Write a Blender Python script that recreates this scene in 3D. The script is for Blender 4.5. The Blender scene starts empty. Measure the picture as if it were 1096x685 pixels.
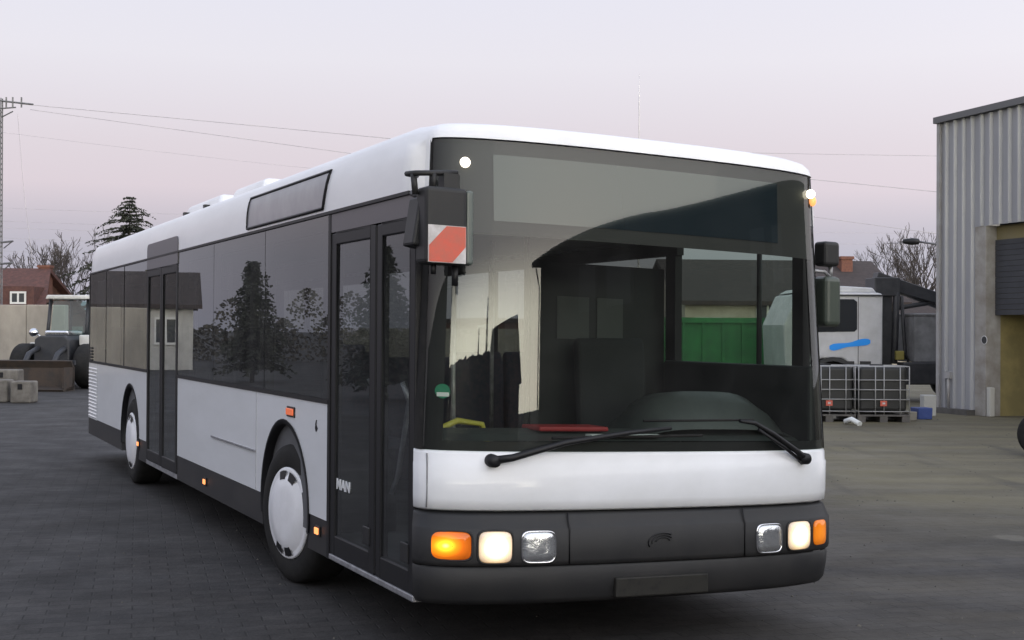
import bpy, bmesh, math, random
from mathutils import Vector, Matrix
random.seed(7)
R = math.radians
S = bpy.context.scene
col = S.collection
PI = math.pi

# ------------------------------------------------------------------ camera
CH, PITCH, ROLL, F = 1.661, 0.447, 0.335, 1398.0
cd = bpy.data.cameras.new('camera'); cam = bpy.data.objects.new('camera', cd); col.objects.link(cam)
cd.sensor_width = 36; cd.lens = 36 * F / 1096; cd.clip_end = 3000; cd.clip_start = 0.05
cam.matrix_world = Matrix.Translation((0, 0, CH)) @ Matrix.Rotation(R(90 + PITCH), 4, 'X') @ Matrix.Rotation(R(ROLL), 4, 'Z')
S.camera = cam

# ------------------------------------------------------------------ world, sun, exposure
SUN_AZ = 135.0            # compass azimuth of the set sun (behind the photographer)
w = bpy.data.worlds.new('World'); S.world = w; w.use_nodes = True
nt = w.node_tree; nt.nodes.clear()
def N(t, **k):
    n = nt.nodes.new(t)
    for a, b in k.items(): setattr(n, a, b)
    return n
L = nt.links.new
def wm(op, a, b=None, clamp=False):
    n = N('ShaderNodeMath', operation=op, use_clamp=clamp)
    for i, v in enumerate((a, b)):
        if v is None: continue
        if isinstance(v, (int, float)): n.inputs[i].default_value = v
        else: L(v, n.inputs[i])
    return n.outputs[0]
tc = N('ShaderNodeTexCoord'); sx = N('ShaderNodeSeparateXYZ'); L(tc.outputs['Generated'], sx.inputs[0])
zc = wm('MAXIMUM', sx.outputs['Z'], 0.0)
rmp = N('ShaderNodeValToRGB'); L(zc, rmp.inputs[0])
e = rmp.color_ramp.elements
e[0].position = 0.0; e[0].color = (.440, .445, .545, 1)
e[1].position = 1.0; e[1].color = (.70, .79, 1.02, 1)
for p, c in ((.055, (.455, .455, .555, 1)), (.075, (.520, .490, .580, 1)), (.105, (.690, .605, .675, 1)), (.135, (.715, .640, .700, 1)), (.20, (.790, .755, .815, 1)), (.27, (.770, .760, .850, 1)), (.5, (.80, .85, 1.02, 1))):
    q = e.new(p); q.color = c
az = R(SUN_AZ); sxv, syv = math.sin(az), math.cos(az)
wd = wm('ADD', wm('MULTIPLY', sx.outputs['X'], sxv), wm('MULTIPLY', sx.outputs['Y'], syv))
wf = wm('POWER', wm('MAXIMUM', wm('MULTIPLY', wm('ADD', wd, 1.0), .5), 0.0), 3.0)
fall = wm('POWER', 2.718, wm('MULTIPLY', zc, -1.0))
gl = wm('MULTIPLY', wf, fall)
gcol = N('ShaderNodeVectorMath', operation='SCALE'); gcol.inputs[0].default_value = (2.62, 2.55, 2.46); L(gl, gcol.inputs['Scale'])
sky = N('ShaderNodeTexSky', sky_type='NISHITA', sun_disc=False, sun_elevation=R(1.0), sun_rotation=R(SUN_AZ), altitude=50, air_density=1.0, dust_density=1.0, ozone_density=2.0)
add = N('ShaderNodeVectorMath', operation='ADD'); L(rmp.outputs[0], add.inputs[0]); 
baz = R(168.0)
bd = wm('ADD', wm('MULTIPLY', sx.outputs['X'], math.sin(baz)), wm('MULTIPLY', sx.outputs['Y'], math.cos(baz)))
bf = wm('POWER', wm('MAXIMUM', bd, 0.0), 3.5)
bmr = N('ShaderNodeMapRange', interpolation_type='SMOOTHSTEP'); L(zc, bmr.inputs['Value'])
bmr.inputs['From Min'].default_value = .065; bmr.inputs['From Max'].default_value = .140; bmr.inputs['To Min'].default_value = 1.0; bmr.inputs['To Max'].default_value = 0.0
bcol = N('ShaderNodeVectorMath', operation='SCALE'); bcol.inputs[0].default_value = (11.5, 11.0, 8.4); L(wm('MULTIPLY', bf, bmr.outputs[0]), bcol.inputs['Scale'])
gsum = N('ShaderNodeVectorMath', operation='ADD'); L(gcol.outputs[0], gsum.inputs[0]); L(bcol.outputs[0], gsum.inputs[1])
L(gsum.outputs[0], add.inputs[1])
bg1 = N('ShaderNodeBackground'); L(add.outputs[0], bg1.inputs[0]); bg1.inputs[1].default_value = 1.0
bg2 = N('ShaderNodeBackground'); L(sky.outputs[0], bg2.inputs[0]); bg2.inputs[1].default_value = 0.05
ash = N('ShaderNodeAddShader'); L(bg1.outputs[0], ash.inputs[0]); L(bg2.outputs[0], ash.inputs[1])
wo = N('ShaderNodeOutputWorld'); L(ash.outputs[0], wo.inputs[0])
sl = bpy.data.lights.new('sun', 'SUN'); sl.energy = 0.10; sl.angle = R(40); sl.color = (1, .88, .74)
so = bpy.data.objects.new('sun', sl); col.objects.link(so)
se = R(12.0)
so.rotation_euler = Vector((-math.sin(az) * math.cos(se), -math.cos(az) * math.cos(se), -math.sin(se))).to_track_quat('-Z', 'Y').to_euler()
S.view_settings.view_transform = 'Standard'; S.view_settings.look = 'None'
S.view_settings.exposure = 0.0; S.view_settings.gamma = 1.0; S.view_settings.use_curve_mapping = False
S.cycles.max_bounces = 8; S.cycles.transparent_max_bounces = 24; S.cycles.caustics_reflective = False; S.cycles.caustics_refractive = False
S.cycles.use_denoising = True

# ------------------------------------------------------------------ helpers
def at(px, d):                       # world x of photo column px at depth d
    return (px - 548) / F * d
def zat(py, d, px=548):              # world z of photo row py at depth d
    hor = 342.5 + F * math.tan(R(PITCH)) + (px - 548) * math.tan(R(ROLL))
    return CH + (hor - py) / F * d

class MB:
    def __init__(s): s.v = []; s.f = []; s.sm = []; s.mi = []; s.m = 0; s.x = None
    def vert(s, p):
        p = Vector(p)
        if s.x is not None: p = s.x @ p
        s.v.append(p); return len(s.v) - 1
    def face(s, idx, smooth=False): s.f.append(tuple(idx)); s.sm.append(smooth); s.mi.append(s.m)
    def box(s, x0, x1, y0, y1, z0, z1):
        i = [s.vert(p) for p in ((x0,y0,z0),(x1,y0,z0),(x1,y1,z0),(x0,y1,z0),(x0,y0,z1),(x1,y0,z1),(x1,y1,z1),(x0,y1,z1))]
        for q in ((0,3,2,1),(4,5,6,7),(0,1,5,4),(1,2,6,5),(2,3,7,6),(3,0,4,7)): s.face([i[k] for k in q])
        return s
    def prism(s, pts, fn, a, b):     # 2D outline, extruded from a to b; fn(u, v, t) -> 3D
        A = [s.vert(fn(u, v, a)) for u, v in pts]; B = [s.vert(fn(u, v, b)) for u, v in pts]
        n = len(pts); s.face(A[::-1]); s.face(B)
        for k in range(n): s.face((A[k], A[(k+1) % n], B[(k+1) % n], B[k]))
        return s
    def tube(s, pts, r, n=8, r2=None, cap=True):
        pts = [Vector(p) for p in pts]; rings = []
        for i, p in enumerate(pts):
            d = (pts[min(i+1, len(pts)-1)] - pts[max(i-1, 0)]).normalized()
            u = d.cross(Vector((0,0,1)))
            if u.length < .05: u = d.cross(Vector((1,0,0)))
            u.normalize(); q = d.cross(u)
            rr = r if r2 is None else r + (r2 - r) * i / (len(pts) - 1)
            rings.append([s.vert(p + (u*math.cos(2*PI*k/n) + q*math.sin(2*PI*k/n)) * rr) for k in range(n)])
        for a, b in zip(rings, rings[1:]):
            for k in range(n): s.face((a[k], a[(k+1) % n], b[(k+1) % n], b[k]), n > 5)
        if cap: s.face(rings[0][::-1]); s.face(rings[-1])
        return s
    def lathe(s, prof, n=40, axis='x', c=(0,0,0), smooth=True):   # prof: (r, t) along the axis
        c = Vector(c); rings = []
        for r, t in prof:
            ring = []
            for k in range(n):
                a = 2*PI*k/n; p, q = r*math.cos(a), r*math.sin(a)
                ring.append(s.vert(c + Vector({'x': (t,p,q), 'y': (p,t,q), 'z': (p,q,t)}[axis])))
            rings.append(ring)
        for a, b in zip(rings, rings[1:]):
            for k in range(n): s.face((a[k], a[(k+1) % n], b[(k+1) % n], b[k]), smooth)
        if prof[0][0] > 1e-4: s.face(rings[0][::-1])
        if prof[-1][0] > 1e-4: s.face(rings[-1])
        return s
    def grid(s, rows, smooth=True, closed=False):
        ids = [[s.vert(p) for p in r] for r in rows]
        for a, b in zip(ids, ids[1:]):
            m = len(a)
            for k in range(m if closed else m - 1): s.face((a[k], a[(k+1) % m], b[(k+1) % m], b[k]), smooth)
        return s
    def quad(s, a, b, c, d): s.face([s.vert(p) for p in (a, b, c, d)]); return s
    def build(s, name, mats, parent=None, bevel=0, loc=None, rot=None, fix=True, solid=0, seg=2):
        me = bpy.data.meshes.new(name)
        me.from_pydata([tuple(v) for v in s.v], [], s.f)
        if not isinstance(mats, (list, tuple)): mats = [mats]
        for m in mats: me.materials.append(m)
        me.polygons.foreach_set('use_smooth', s.sm); me.polygons.foreach_set('material_index', s.mi)
        if fix or bevel:
            bm = bmesh.new(); bm.from_mesh(me)
            bmesh.ops.remove_doubles(bm, verts=bm.verts, dist=1e-5)
            if fix: bmesh.ops.recalc_face_normals(bm, faces=bm.faces)
            bm.to_mesh(me); bm.free()
        me.update()
        o = bpy.data.objects.new(name, me); col.objects.link(o)
        if solid:
            md = o.modifiers.new('s', 'SOLIDIFY'); md.thickness = solid; md.offset = -1
        if bevel:
            md = o.modifiers.new('b', 'BEVEL'); md.width = bevel; md.segments = seg; md.limit_method = 'ANGLE'; md.angle_limit = R(35); md.harden_normals = False
        if parent: o.parent = parent
        if loc: o.location = loc
        if rot: o.rotation_euler = rot
        return o

def tag(o, label=None, cat=None, group=None, kind=None):
    if label: o['label'] = label
    if cat: o['category'] = cat
    if group: o['group'] = group
    if kind: o['kind'] = kind
    return o
def empty(name, loc, rz=0):
    o = bpy.data.objects.new(name, None); col.objects.link(o); o.location = loc; o.rotation_euler = (0, 0, rz); o.empty_display_size = .2
    return o
def kids(o): return [c for c in bpy.data.objects if c.parent == o]
def copy_tree(o, parent=None):
    c = o.copy(); col.objects.link(c)
    if parent: c.parent = parent
    for k in kids(o): copy_tree(k, c)
    return c

MATS = {}
def mat(name, c, rough=.6, metal=0, var=0, scale=6, c2=None, bump=0, bscale=40, coat=0, spec=.5, emit=None, es=0, detail=6, stretch=None, lo=.38, hi=.66):
    m = bpy.data.materials.new(name); m.use_nodes = True; t = m.node_tree; b = t.nodes['Principled BSDF']
    b.inputs['Base Color'].default_value = (*c, 1); b.inputs['Roughness'].default_value = rough; b.inputs['Metallic'].default_value = metal
    b.inputs['Coat Weight'].default_value = coat; b.inputs['Coat Roughness'].default_value = .06; b.inputs['Specular IOR Level'].default_value = spec
    if emit: b.inputs['Emission Color'].default_value = (*emit, 1); b.inputs['Emission Strength'].default_value = es
    if var or c2 or bump:
        co = t.nodes.new('ShaderNodeTexCoord'); src = co.outputs['Object']
        if stretch:
            mp = t.nodes.new('ShaderNodeMapping'); mp.inputs['Scale'].default_value = stretch; t.links.new(src, mp.inputs[0]); src = mp.outputs[0]
    if var or c2:
        n = t.nodes.new('ShaderNodeTexNoise'); n.inputs['Scale'].default_value = scale; n.inputs['Detail'].default_value = detail; n.inputs['Roughness'].default_value = .62
        t.links.new(src, n.inputs['Vector'])
        r = t.nodes.new('ShaderNodeValToRGB'); t.links.new(n.outputs['Fac'], r.inputs[0])
        r.color_ramp.elements[0].position = lo; r.color_ramp.elements[1].position = hi
        cc = c2 or tuple(x * (1 - var) for x in c)
        r.color_ramp.elements[0].color = (*cc, 1); r.color_ramp.elements[1].color = (*c, 1)
        t.links.new(r.outputs[0], b.inputs['Base Color'])
        rr = t.nodes.new('ShaderNodeMapRange'); t.links.new(n.outputs['Fac'], rr.inputs['Value'])
        rr.inputs['To Min'].default_value = min(1, rough + .12); rr.inputs['To Max'].default_value = max(.02, rough - .08)
        t.links.new(rr.outputs[0], b.inputs['Roughness'])
    if bump:
        n2 = t.nodes.new('ShaderNodeTexNoise'); n2.inputs['Scale'].default_value = bscale; n2.inputs['Detail'].default_value = 8
        t.links.new(src, n2.inputs['Vector'])
        bp = t.nodes.new('ShaderNodeBump'); bp.inputs['Strength'].default_value = bump; bp.inputs['Distance'].default_value = .02
        t.links.new(n2.outputs['Fac'], bp.inputs['Height']); t.links.new(bp.outputs[0], b.inputs['Normal'])
    MATS[name] = m; return m

def glass(name, tint, f0=.085, rough=0.0, wob=0.0, dust=.03):
    """thin pane: tinted transmission plus a Schlick mirror reflection, the same on both sides"""
    m = bpy.data.materials.new(name); m.use_nodes = True; t = m.node_tree; t.nodes.clear()
    out = t.nodes.new('ShaderNodeOutputMaterial'); mix = t.nodes.new('ShaderNodeMixShader')
    tr = t.nodes.new('ShaderNodeBsdfTransparent'); tr.inputs[0].default_value = (*tint, 1)
    gs = t.nodes.new('ShaderNodeBsdfGlossy'); gs.inputs['Roughness'].default_value = rough; gs.inputs[0].default_value = (.95, .97, .97, 1)
    lw = t.nodes.new('ShaderNodeLayerWeight'); lw.inputs['Blend'].default_value = .5
    p = t.nodes.new('ShaderNodeMath'); p.operation = 'POWER'; p.inputs[1].default_value = 5; t.links.new(lw.outputs['Facing'], p.inputs[0])
    q = t.nodes.new('ShaderNodeMapRange'); q.inputs['To Min'].default_value = f0; q.inputs['To Max'].default_value = 1; t.links.new(p.outputs[0], q.inputs['Value'])
    if wob:
        co = t.nodes.new('ShaderNodeTexCoord'); n = t.nodes.new('ShaderNodeTexNoise'); n.inputs['Scale'].default_value = 1.3; n.inputs['Detail'].default_value = 1
        bp = t.nodes.new('ShaderNodeBump'); bp.inputs['Strength'].default_value = wob; bp.inputs['Distance'].default_value = .02
        t.links.new(co.outputs['Object'], n.inputs['Vector']); t.links.new(n.outputs['Fac'], bp.inputs['Height']); t.links.new(bp.outputs[0], gs.inputs['Normal'])
    t.links.new(q.outputs[0], mix.inputs[0]); t.links.new(tr.outputs[0], mix.inputs[1]); t.links.new(gs.outputs[0], mix.inputs[2])
    if dust:
        df = t.nodes.new('ShaderNodeBsdfDiffuse'); df.inputs[0].default_value = (.55, .54, .54, 1); m2 = t.nodes.new('ShaderNodeMixShader')
        co = t.nodes.new('ShaderNodeTexCoord'); nz = t.nodes.new('ShaderNodeTexNoise'); nz.inputs['Scale'].default_value = 2.5; nz.inputs['Detail'].default_value = 7; nz.inputs['Roughness'].default_value = .65
        mr = t.nodes.new('ShaderNodeMapRange'); mr.inputs['From Min'].default_value = .35; mr.inputs['From Max'].default_value = .75; mr.inputs['To Min'].default_value = dust*.55; mr.inputs['To Max'].default_value = dust*1.7
        t.links.new(co.outputs['Object'], nz.inputs['Vector']); t.links.new(nz.outputs['Fac'], mr.inputs['Value']); t.links.new(mr.outputs[0], m2.inputs[0])
        t.links.new(mix.outputs[0], m2.inputs[1]); t.links.new(df.outputs[0], m2.inputs[2]); t.links.new(m2.outputs[0], out.inputs[0])
    else: t.links.new(mix.outputs[0], out.inputs[0])
    MATS[name] = m; return m

white = mat('white_paint', (.78, .79, .81), .32, var=.10, scale=1.6, coat=.35, c2=(.70, .71, .72), stretch=(1, .35, 1.6))
roofw = mat('roof_paint', (.86, .86, .87), .36, c2=(.78, .78, .79), scale=2.2, coat=.25, stretch=(1.2, .3, 1))
dark = mat('dark_grey_plastic', (.017, .0175, .019), .5, spec=.35, c2=(.026, .0255, .0255), scale=3.5, bump=.04, bscale=160)
skirtm = mat('dark_skirt_paint', (.015, .015, .017), .48, c2=(.027, .026, .026), scale=2.5, stretch=(1, .5, 2))
black = mat('black_trim', (.009, .009, .0105), .5, spec=.35)
rubber = mat('black_rubber', (.012, .012, .012), .8, spec=.25, c2=(.022, .021, .020), scale=9, bump=.08, bscale=60)
hubm = mat('hubcap_white', (.80, .80, .82), .40, c2=(.71, .71, .72), scale=5)
alu = mat('worn_aluminium', (.42, .42, .44), .45, metal=.6, c2=(.26, .26, .27), scale=14)
chrome = mat('chrome', (.75, .76, .78), .12, metal=1)
reflector_and_glint = mat('lamp_reflector', (.62, .64, .66), .22, metal=.85, bump=.5, bscale=14)
amber = mat('amber_lens', (.62, .13, .012), .18, coat=.6, emit=(1, .30, .02), es=.55)
amberhot = mat('amber_lit', (.9, .4, .05), .3, emit=(1, .55, .04), es=5.0)
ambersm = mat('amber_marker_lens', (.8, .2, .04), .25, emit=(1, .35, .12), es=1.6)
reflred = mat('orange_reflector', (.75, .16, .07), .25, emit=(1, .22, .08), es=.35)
headlit = mat('headlight_lit', (1, .95, .8), .3, emit=(1, .86, .56), es=7.0)
marklit = mat('marker_lamp_lit', (1, .95, .85), .3, emit=(1, .88, .68), es=4.0)
redpl = mat('warning_red', (.62, .10, .06), .5, c2=(.50, .12, .08), scale=20)
whitepl = mat('warning_white', (.62, .60, .60), .5, c2=(.45, .43, .42), scale=20)
dispm = mat('display_panel', (.012, .022, .032), .04, spec=.75, coat=.0)
sidedisp = mat('side_display_panel', (.27, .27, .29), .35, c2=(.23, .23, .25), scale=4, coat=.3)
headerm = mat('header_panel', (.012, .011, .012), .6)
inner = mat('interior_panel', (.12, .125, .13), .7, c2=(.09, .09, .095), scale=3)
innerl = mat('interior_ceiling', (.72, .72, .68), .7)
darkin = mat('interior_dark', (.022, .024, .027), .6)
dashm = mat('dashboard_plastic', (.060, .068, .066), .42, c2=(.045, .05, .05), scale=5)
seatm = mat('seat_fabric', (.040, .055, .085), .9, c2=(.08, .07, .10), scale=24)
yellowr = mat('yellow_handrail', (.45, .40, .06), .4)
redm = mat('red_plastic', (.30, .018, .022), .5)
paperm = mat('paper_white', (.7, .72, .7), .7)
stick = mat('green_sticker', (.02, .22, .12), .5)
lettw = mat('lettering_white', (.75, .75, .75), .4)
wsg = glass('windscreen_glass', (.72, .77, .72), .037, dust=.014)
sideg = glass('side_window_glass', (.29, .30, .28), .070, wob=.02, dust=.05); cabg = glass('cab_window_glass', (.56, .64, .58), .06, dust=.02)
doorg = glass('door_glass', (.48, .51, .52), .070, wob=.02)
clearg = glass('vehicle_glass', (.45, .62, .60), .07)
houseg = mat('house_pane', (.05, .055, .06), .08, spec=.8)
mirg = mat('mirror_glass', (.7, .72, .74), .03, metal=1)

# ------------------------------------------------------------------ ground
def ground_mat():
    m = bpy.data.materials.new('yard_paving'); m.use_nodes = True; t = m.node_tree; b = t.nodes['Principled BSDF']
    def n(ty, **k):
        q = t.nodes.new(ty)
        for a, v in k.items(): setattr(q, a, v)
        return q
    l = t.links.new
    geo = n('ShaderNodeNewGeometry'); mp = n('ShaderNodeMapping'); l(geo.outputs['Position'], mp.inputs[0])
    mp.inputs['Rotation'].default_value = (0, 0, R(-16))
    # slight wander of the courses so they do not look ruled
    nw = n('ShaderNodeTexNoise'); nw.inputs['Scale'].default_value = .7; nw.inputs['Detail'].default_value = 3; l(geo.outputs['Position'], nw.inputs['Vector'])
    ws = n('ShaderNodeVectorMath', operation='SCALE'); l(nw.outputs['Color'], ws.inputs[0]); ws.inputs['Scale'].default_value = .035
    wa = n('ShaderNodeVectorMath', operation='ADD'); l(mp.outputs[0], wa.inputs[0]); l(ws.outputs[0], wa.inputs[1])
    br = n('ShaderNodeTexBrick'); l(wa.outputs[0], br.inputs['Vector'])
    br.inputs['Scale'].default_value = 1; br.inputs['Brick Width'].default_value = .24; br.inputs['Row Height'].default_value = .12
    br.inputs['Mortar Size'].default_value = .007; br.inputs['Mortar Smooth'].default_value = .6
    br.inputs['Color1'].default_value = (.033, .0318, .0325, 1); br.inputs['Color2'].default_value = (.051, .0485, .0485, 1); br.inputs['Mortar'].default_value = (.040, .0385, .038, 1); br.inputs['Bias'].default_value = .05
    def noise(scale, det=6, rough=.6, vec=None):
        q = n('ShaderNodeTexNoise'); q.inputs['Scale'].default_value = scale; q.inputs['Detail'].default_value = det; q.inputs['Roughness'].default_value = rough
        l(vec or geo.outputs['Position'], q.inputs['Vector']); return q.outputs['Fac']
    def ramp(v, a, b_, ca=(0,0,0,1), cb=(1,1,1,1)):
        q = n('ShaderNodeValToRGB'); l(v, q.inputs[0]); q.color_ramp.elements[0].position = a; q.color_ramp.elements[1].position = b_
        q.color_ramp.elements[0].color = ca; q.color_ramp.elements[1].color = cb; return q.outputs[0]
    def mix(f, a, b_, ty='MIX'):
        q = n('ShaderNodeMix', data_type='RGBA', blend_type=ty)
        for s_, v in ((q.inputs[0], f), (q.inputs[6], a), (q.inputs[7], b_)):
            if isinstance(v, (int, float)): s_.default_value = v
            elif isinstance(v, tuple): s_.default_value = v
            else: l(v, s_)
        return q.outputs[2]
    c = br.outputs['Color']
    jn = n('ShaderNodeMath', operation='MULTIPLY'); l(br.outputs['Fac'], jn.inputs[0]); l(ramp(noise(5.5, 5, .75), .40, .60), jn.inputs[1])
    c = mix(jn.outputs[0], c, (.0125, .012, .012, 1))
    # the joints are worn smooth and filled with dust over much of the yard
    wear = ramp(noise(.22, 5), .36, .62)
    c = mix(wear, c, mix(.30, c, (.041, .039, .0385, 1)))
    # grain of the stone and grime of many sizes
    c = mix(.75, c, ramp(noise(55, 4), .3, .75, (.55, .55, .55, 1), (1.35, 1.33, 1.3, 1)), 'MULTIPLY')
    c = mix(.8, c, ramp(noise(1.1, 7), .3, .72, (.66, .66, .67, 1), (1.28, 1.26, 1.22, 1)), 'MULTIPLY')
    c = mix(.8, c, ramp(noise(9, 8, .7), .32, .70, (.62, .62, .62, 1), (1.38, 1.36, 1.33, 1)), 'MULTIPLY')
    c = mix(.6, c, ramp(noise(.25, 4), .35, .7, (.72, .72, .73, 1), (1.2, 1.2, 1.18, 1)), 'MULTIPLY')
    # sandy dust lying on the right side of the yard, towards the hall
    sp = n('ShaderNodeSeparateXYZ'); l(geo.outputs['Position'], sp.inputs[0])
    def mr(v, a, b_):
        q = n('ShaderNodeMapRange', interpolation_type='SMOOTHSTEP'); l(v, q.inputs['Value']); q.inputs['From Min'].default_value = a; q.inputs['From Max'].default_value = b_; return q.outputs[0]
    def mul(a, b_):
        q = n('ShaderNodeMath', operation='MULTIPLY')
        for i, v in enumerate((a, b_)):
            if isinstance(v, (int, float)): q.inputs[i].default_value = v
            else: l(v, q.inputs[i])
        return q.outputs[0]
    wide = n('ShaderNodeMapping'); wide.inputs['Scale'].default_value = (.35, 1.5, 1); l(geo.outputs['Position'], wide.inputs[0])
    dust = mul(mul(mr(sp.outputs['X'], 1.5, 4.5), mr(sp.outputs['Y'], 9.0, 14.5)), ramp(noise(.6, 7, .65, wide.outputs[0]), .18, .56))
    c = mix(mul(dust, .9), c, (.170, .151, .088, 1))
    dust2 = mul(mul(mr(sp.outputs['X'], .6, 2.6), mr(sp.outputs['Y'], 4.0, 8.0)), ramp(noise(.9, 7, .65, wide.outputs[0]), .30, .70))
    c = mix(mul(dust2, .6), c, (.116, .099, .070, 1))
    vs = n('ShaderNodeVectorMath', operation='SUBTRACT'); l(geo.outputs['Position'], vs.inputs[0]); vs.inputs[1].default_value = (4.15, 10.6, 0)
    vd = n('ShaderNodeVectorMath', operation='MULTIPLY'); l(vs.outputs[0], vd.inputs[0]); vd.inputs[1].default_value = (1.1, 1.5, 0)
    vl = n('ShaderNodeVectorMath', operation='LENGTH'); l(vd.outputs[0], vl.inputs[0])
    ad = n('ShaderNodeMath', operation='MULTIPLY_ADD'); l(noise(2.2, 7, .7), ad.inputs[0]); ad.inputs[1].default_value = 1.5; l(vl.outputs['Value'], ad.inputs[2])
    c = mix(mul(ramp(ad.outputs[0], .95, 1.45, (1, 1, 1, 1), (0, 0, 0, 1)), .38), c, (.20, .185, .145, 1))
    # tyre dark smears and small oil spots
    lm = n('ShaderNodeMapping'); lm.inputs['Rotation'].default_value = (0, 0, R(20)); lm.inputs['Scale'].default_value = (1.6, .25, 1); l(geo.outputs['Position'], lm.inputs[0])
    c = mix(mul(ramp(noise(.8, 3, .5, lm.outputs[0]), .62, .72), .45), c, (.030, .029, .030, 1))
    c = mix(mul(ramp(noise(2.3, 2), .70, .76), .5), c, (.028, .027, .027, 1))
    l(c, b.inputs['Base Color'])
    l(ramp(noise(1.4, 5), .3, .7, (.62,)*3 + (1,), (.92,)*3 + (1,)), b.inputs['Roughness'])
    b.inputs['Specular IOR Level'].default_value = .35
    hs = n('ShaderNodeMath', operation='MULTIPLY_ADD'); l(br.outputs['Fac'], hs.inputs[0]); hs.inputs[1].default_value = -1.0; l(noise(40, 6), hs.inputs[2])
    bp = n('ShaderNodeBump'); bp.inputs['Strength'].default_value = .55; bp.inputs['Distance'].default_value = .006
    l(hs.outputs[0], bp.inputs['Height']); l(bp.outputs[0], b.inputs['Normal'])
    return m
g = MB(); ng = 60
g.quad((-700, -700, 0), (700, -700, 0), (700, 1200, 0), (-700, 1200, 0))
tag(g.build('yard_ground', ground_mat()), kind='structure')

rg = random.Random(9); m = MB()
for i in range(1500):
    if i % 3: gx, gy = rg.uniform(1.2, 9.0), rg.uniform(5.0, 26.0)
    else: gx, gy = rg.uniform(-9, 4), rg.uniform(5.0, 24.0)
    e_ = rg.uniform(.003, .011)*(1.8 if rg.random() < .06 else 1)
    pts_ = [(gx + e_*math.cos(a_)*rg.uniform(.7, 1.3), gy + e_*math.sin(a_)*rg.uniform(.7, 1.3), 0) for a_ in (0, 1.3, 2.5, 3.8, 5.0)]
    ids_ = [m.vert(q) for q in pts_]; tp = m.vert((gx, gy, e_*rg.uniform(.6, 1.1)))
    for k in range(5): m.face((ids_[k], ids_[(k+1) % 5], tp))
tag(m.build('loose_gravel', mat('gravel_grey', (.13, .12, .10), .9, c2=(.05, .048, .045), scale=30), fix=False), 'loose grit and small stones scattered over the paved yard', 'gravel', kind='stuff')
# ================================================================== THE BUS
TH = 25.6385
bus = empty('city_bus', (.7726, 6.7496, 0), R(TH))
tag(bus, 'white city bus with dark windows and bumper and its headlights lit, standing in the yard', 'bus')
LEAN = .031
SHEAR = Matrix(((1,0,0,0),(0,1,0,0),(-LEAN,0,1,0),(0,0,0,1)))     # the air springs have let the kerb side up a little
def B(): m = MB(); m.x = SHEAR; return m
HW, VL = 1.25, 11.95
ZG, ZW, ZS = 2.312, 1.178, .485                                     # gutter, window foot, top of skirt

def outline(hw, D, n, v0, a=-1.0, b=1.0, k=56):
    """front corner-to-corner plan curve between arc fractions a and b"""
    raw = []
    M = 600
    for i in range(M + 1):
        t = (-1 + 2*i/M) * PI/2
        s_, c_ = math.sin(t), max(0.0, math.cos(t))
        raw.append((hw * math.copysign(abs(s_)**(2/n), s_), v0 + D*(1 - c_**(2/n))))
    ln = [0]
    for p, q in zip(raw, raw[1:]): ln.append(ln[-1] + math.hypot(q[0]-p[0], q[1]-p[1]))
    T = ln[-1]; out = []; j = 0
    for i in range(k + 1):
        s_ = ((a + (b - a)*i/k) + 1)/2 * T
        while j < M - 1 and ln[j+1] < s_: j += 1
        f = (s_ - ln[j])/max(1e-9, ln[j+1]-ln[j]); f = min(max(f, 0), 1)
        out.append((raw[j][0] + (raw[j+1][0]-raw[j][0])*f, raw[j][1] + (raw[j+1][1]-raw[j][1])*f))
    return out
def prof(z):                                       # front plan at height z: half width, corner depth, exponent, set-back
    if z <= 1.04: return HW, .28, 2.6, .02
    f = (z - 1.04)/(2.57 - 1.04)
    return HW - .07*f, .28, 2.6, .02 + .045*f
def sweep(m, zs, off=0, a=-1, b=1, k=56, dv=None):
    rows = []
    for i, z in enumerate(zs):
        hw, D, n, v0 = prof(z); o = off + (dv[i] if dv else 0)
        rows.append([(x, v, z) for x, v in outline(hw + o*.6 - max(0, 0), D, n, v0 - o, a, b, k)])
    m.grid(rows); return m
def front_at(x, z, off=0):
    hw, D, n, v0 = prof(z); t = min(1, abs(x)/hw)
    return v0 - off + D*(1 - (1 - t**n)**(1/n))

# ---- roof
m = B()
def roof_ring(z, o, f, dz=0):
    """plan ring of the roof at height z, inset o along the sides and f at the front; open at the front below the windscreen head"""
    pts = []
    hw = HW - o
    if z < 2.57:
        h_, D, n_, v0 = prof(z); front = outline(h_, D, n_, v0, .955, 1.0, 6)
        k = front[-1][0]
        right = [(min(x, hw) if i < 6 else hw, v) for i, (x, v) in enumerate(front)]
    else:
        h_, D, n_, v0 = prof(2.57); right = outline(max(.02, h_ - o*1.0 + (.032 if o > .032 else o)), D + .12*o, n_, v0 + f, 0, 1.0, 40)
        right = [(min(x, hw), v) for x, v in right]
    back = []
    for y in (.50, .8, 1.4, 3, 5, 7, 9, 10.6, 11.3): back.append((hw, max(y, right[-1][1] + .01)))
    rr = .40; vb = 11.93 - o*.55
    for i in range(9):
        a_ = PI/2*i/8; back.append((hw - min(rr, hw*.9)*(1 - math.cos(a_)), vb - rr + rr*math.sin(a_)))
    half = right + back + [(0, vb)]
    return half
RZ = [(ZG, 0, 0), (2.40, .001, 0), (2.48, .006, 0), (2.535, .016, 0)]
RT = [(2.580, .030, -.012), (2.616, .042, -.006), (2.646, .068, .012), (2.664, .105, .05), (2.676, .19, .14), (2.688, .46, .38), (2.696, .88, .75), (2.698, 1.18, 1.1)]
low = [roof_ring(z, o, f) for z, o, f in RZ]
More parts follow.
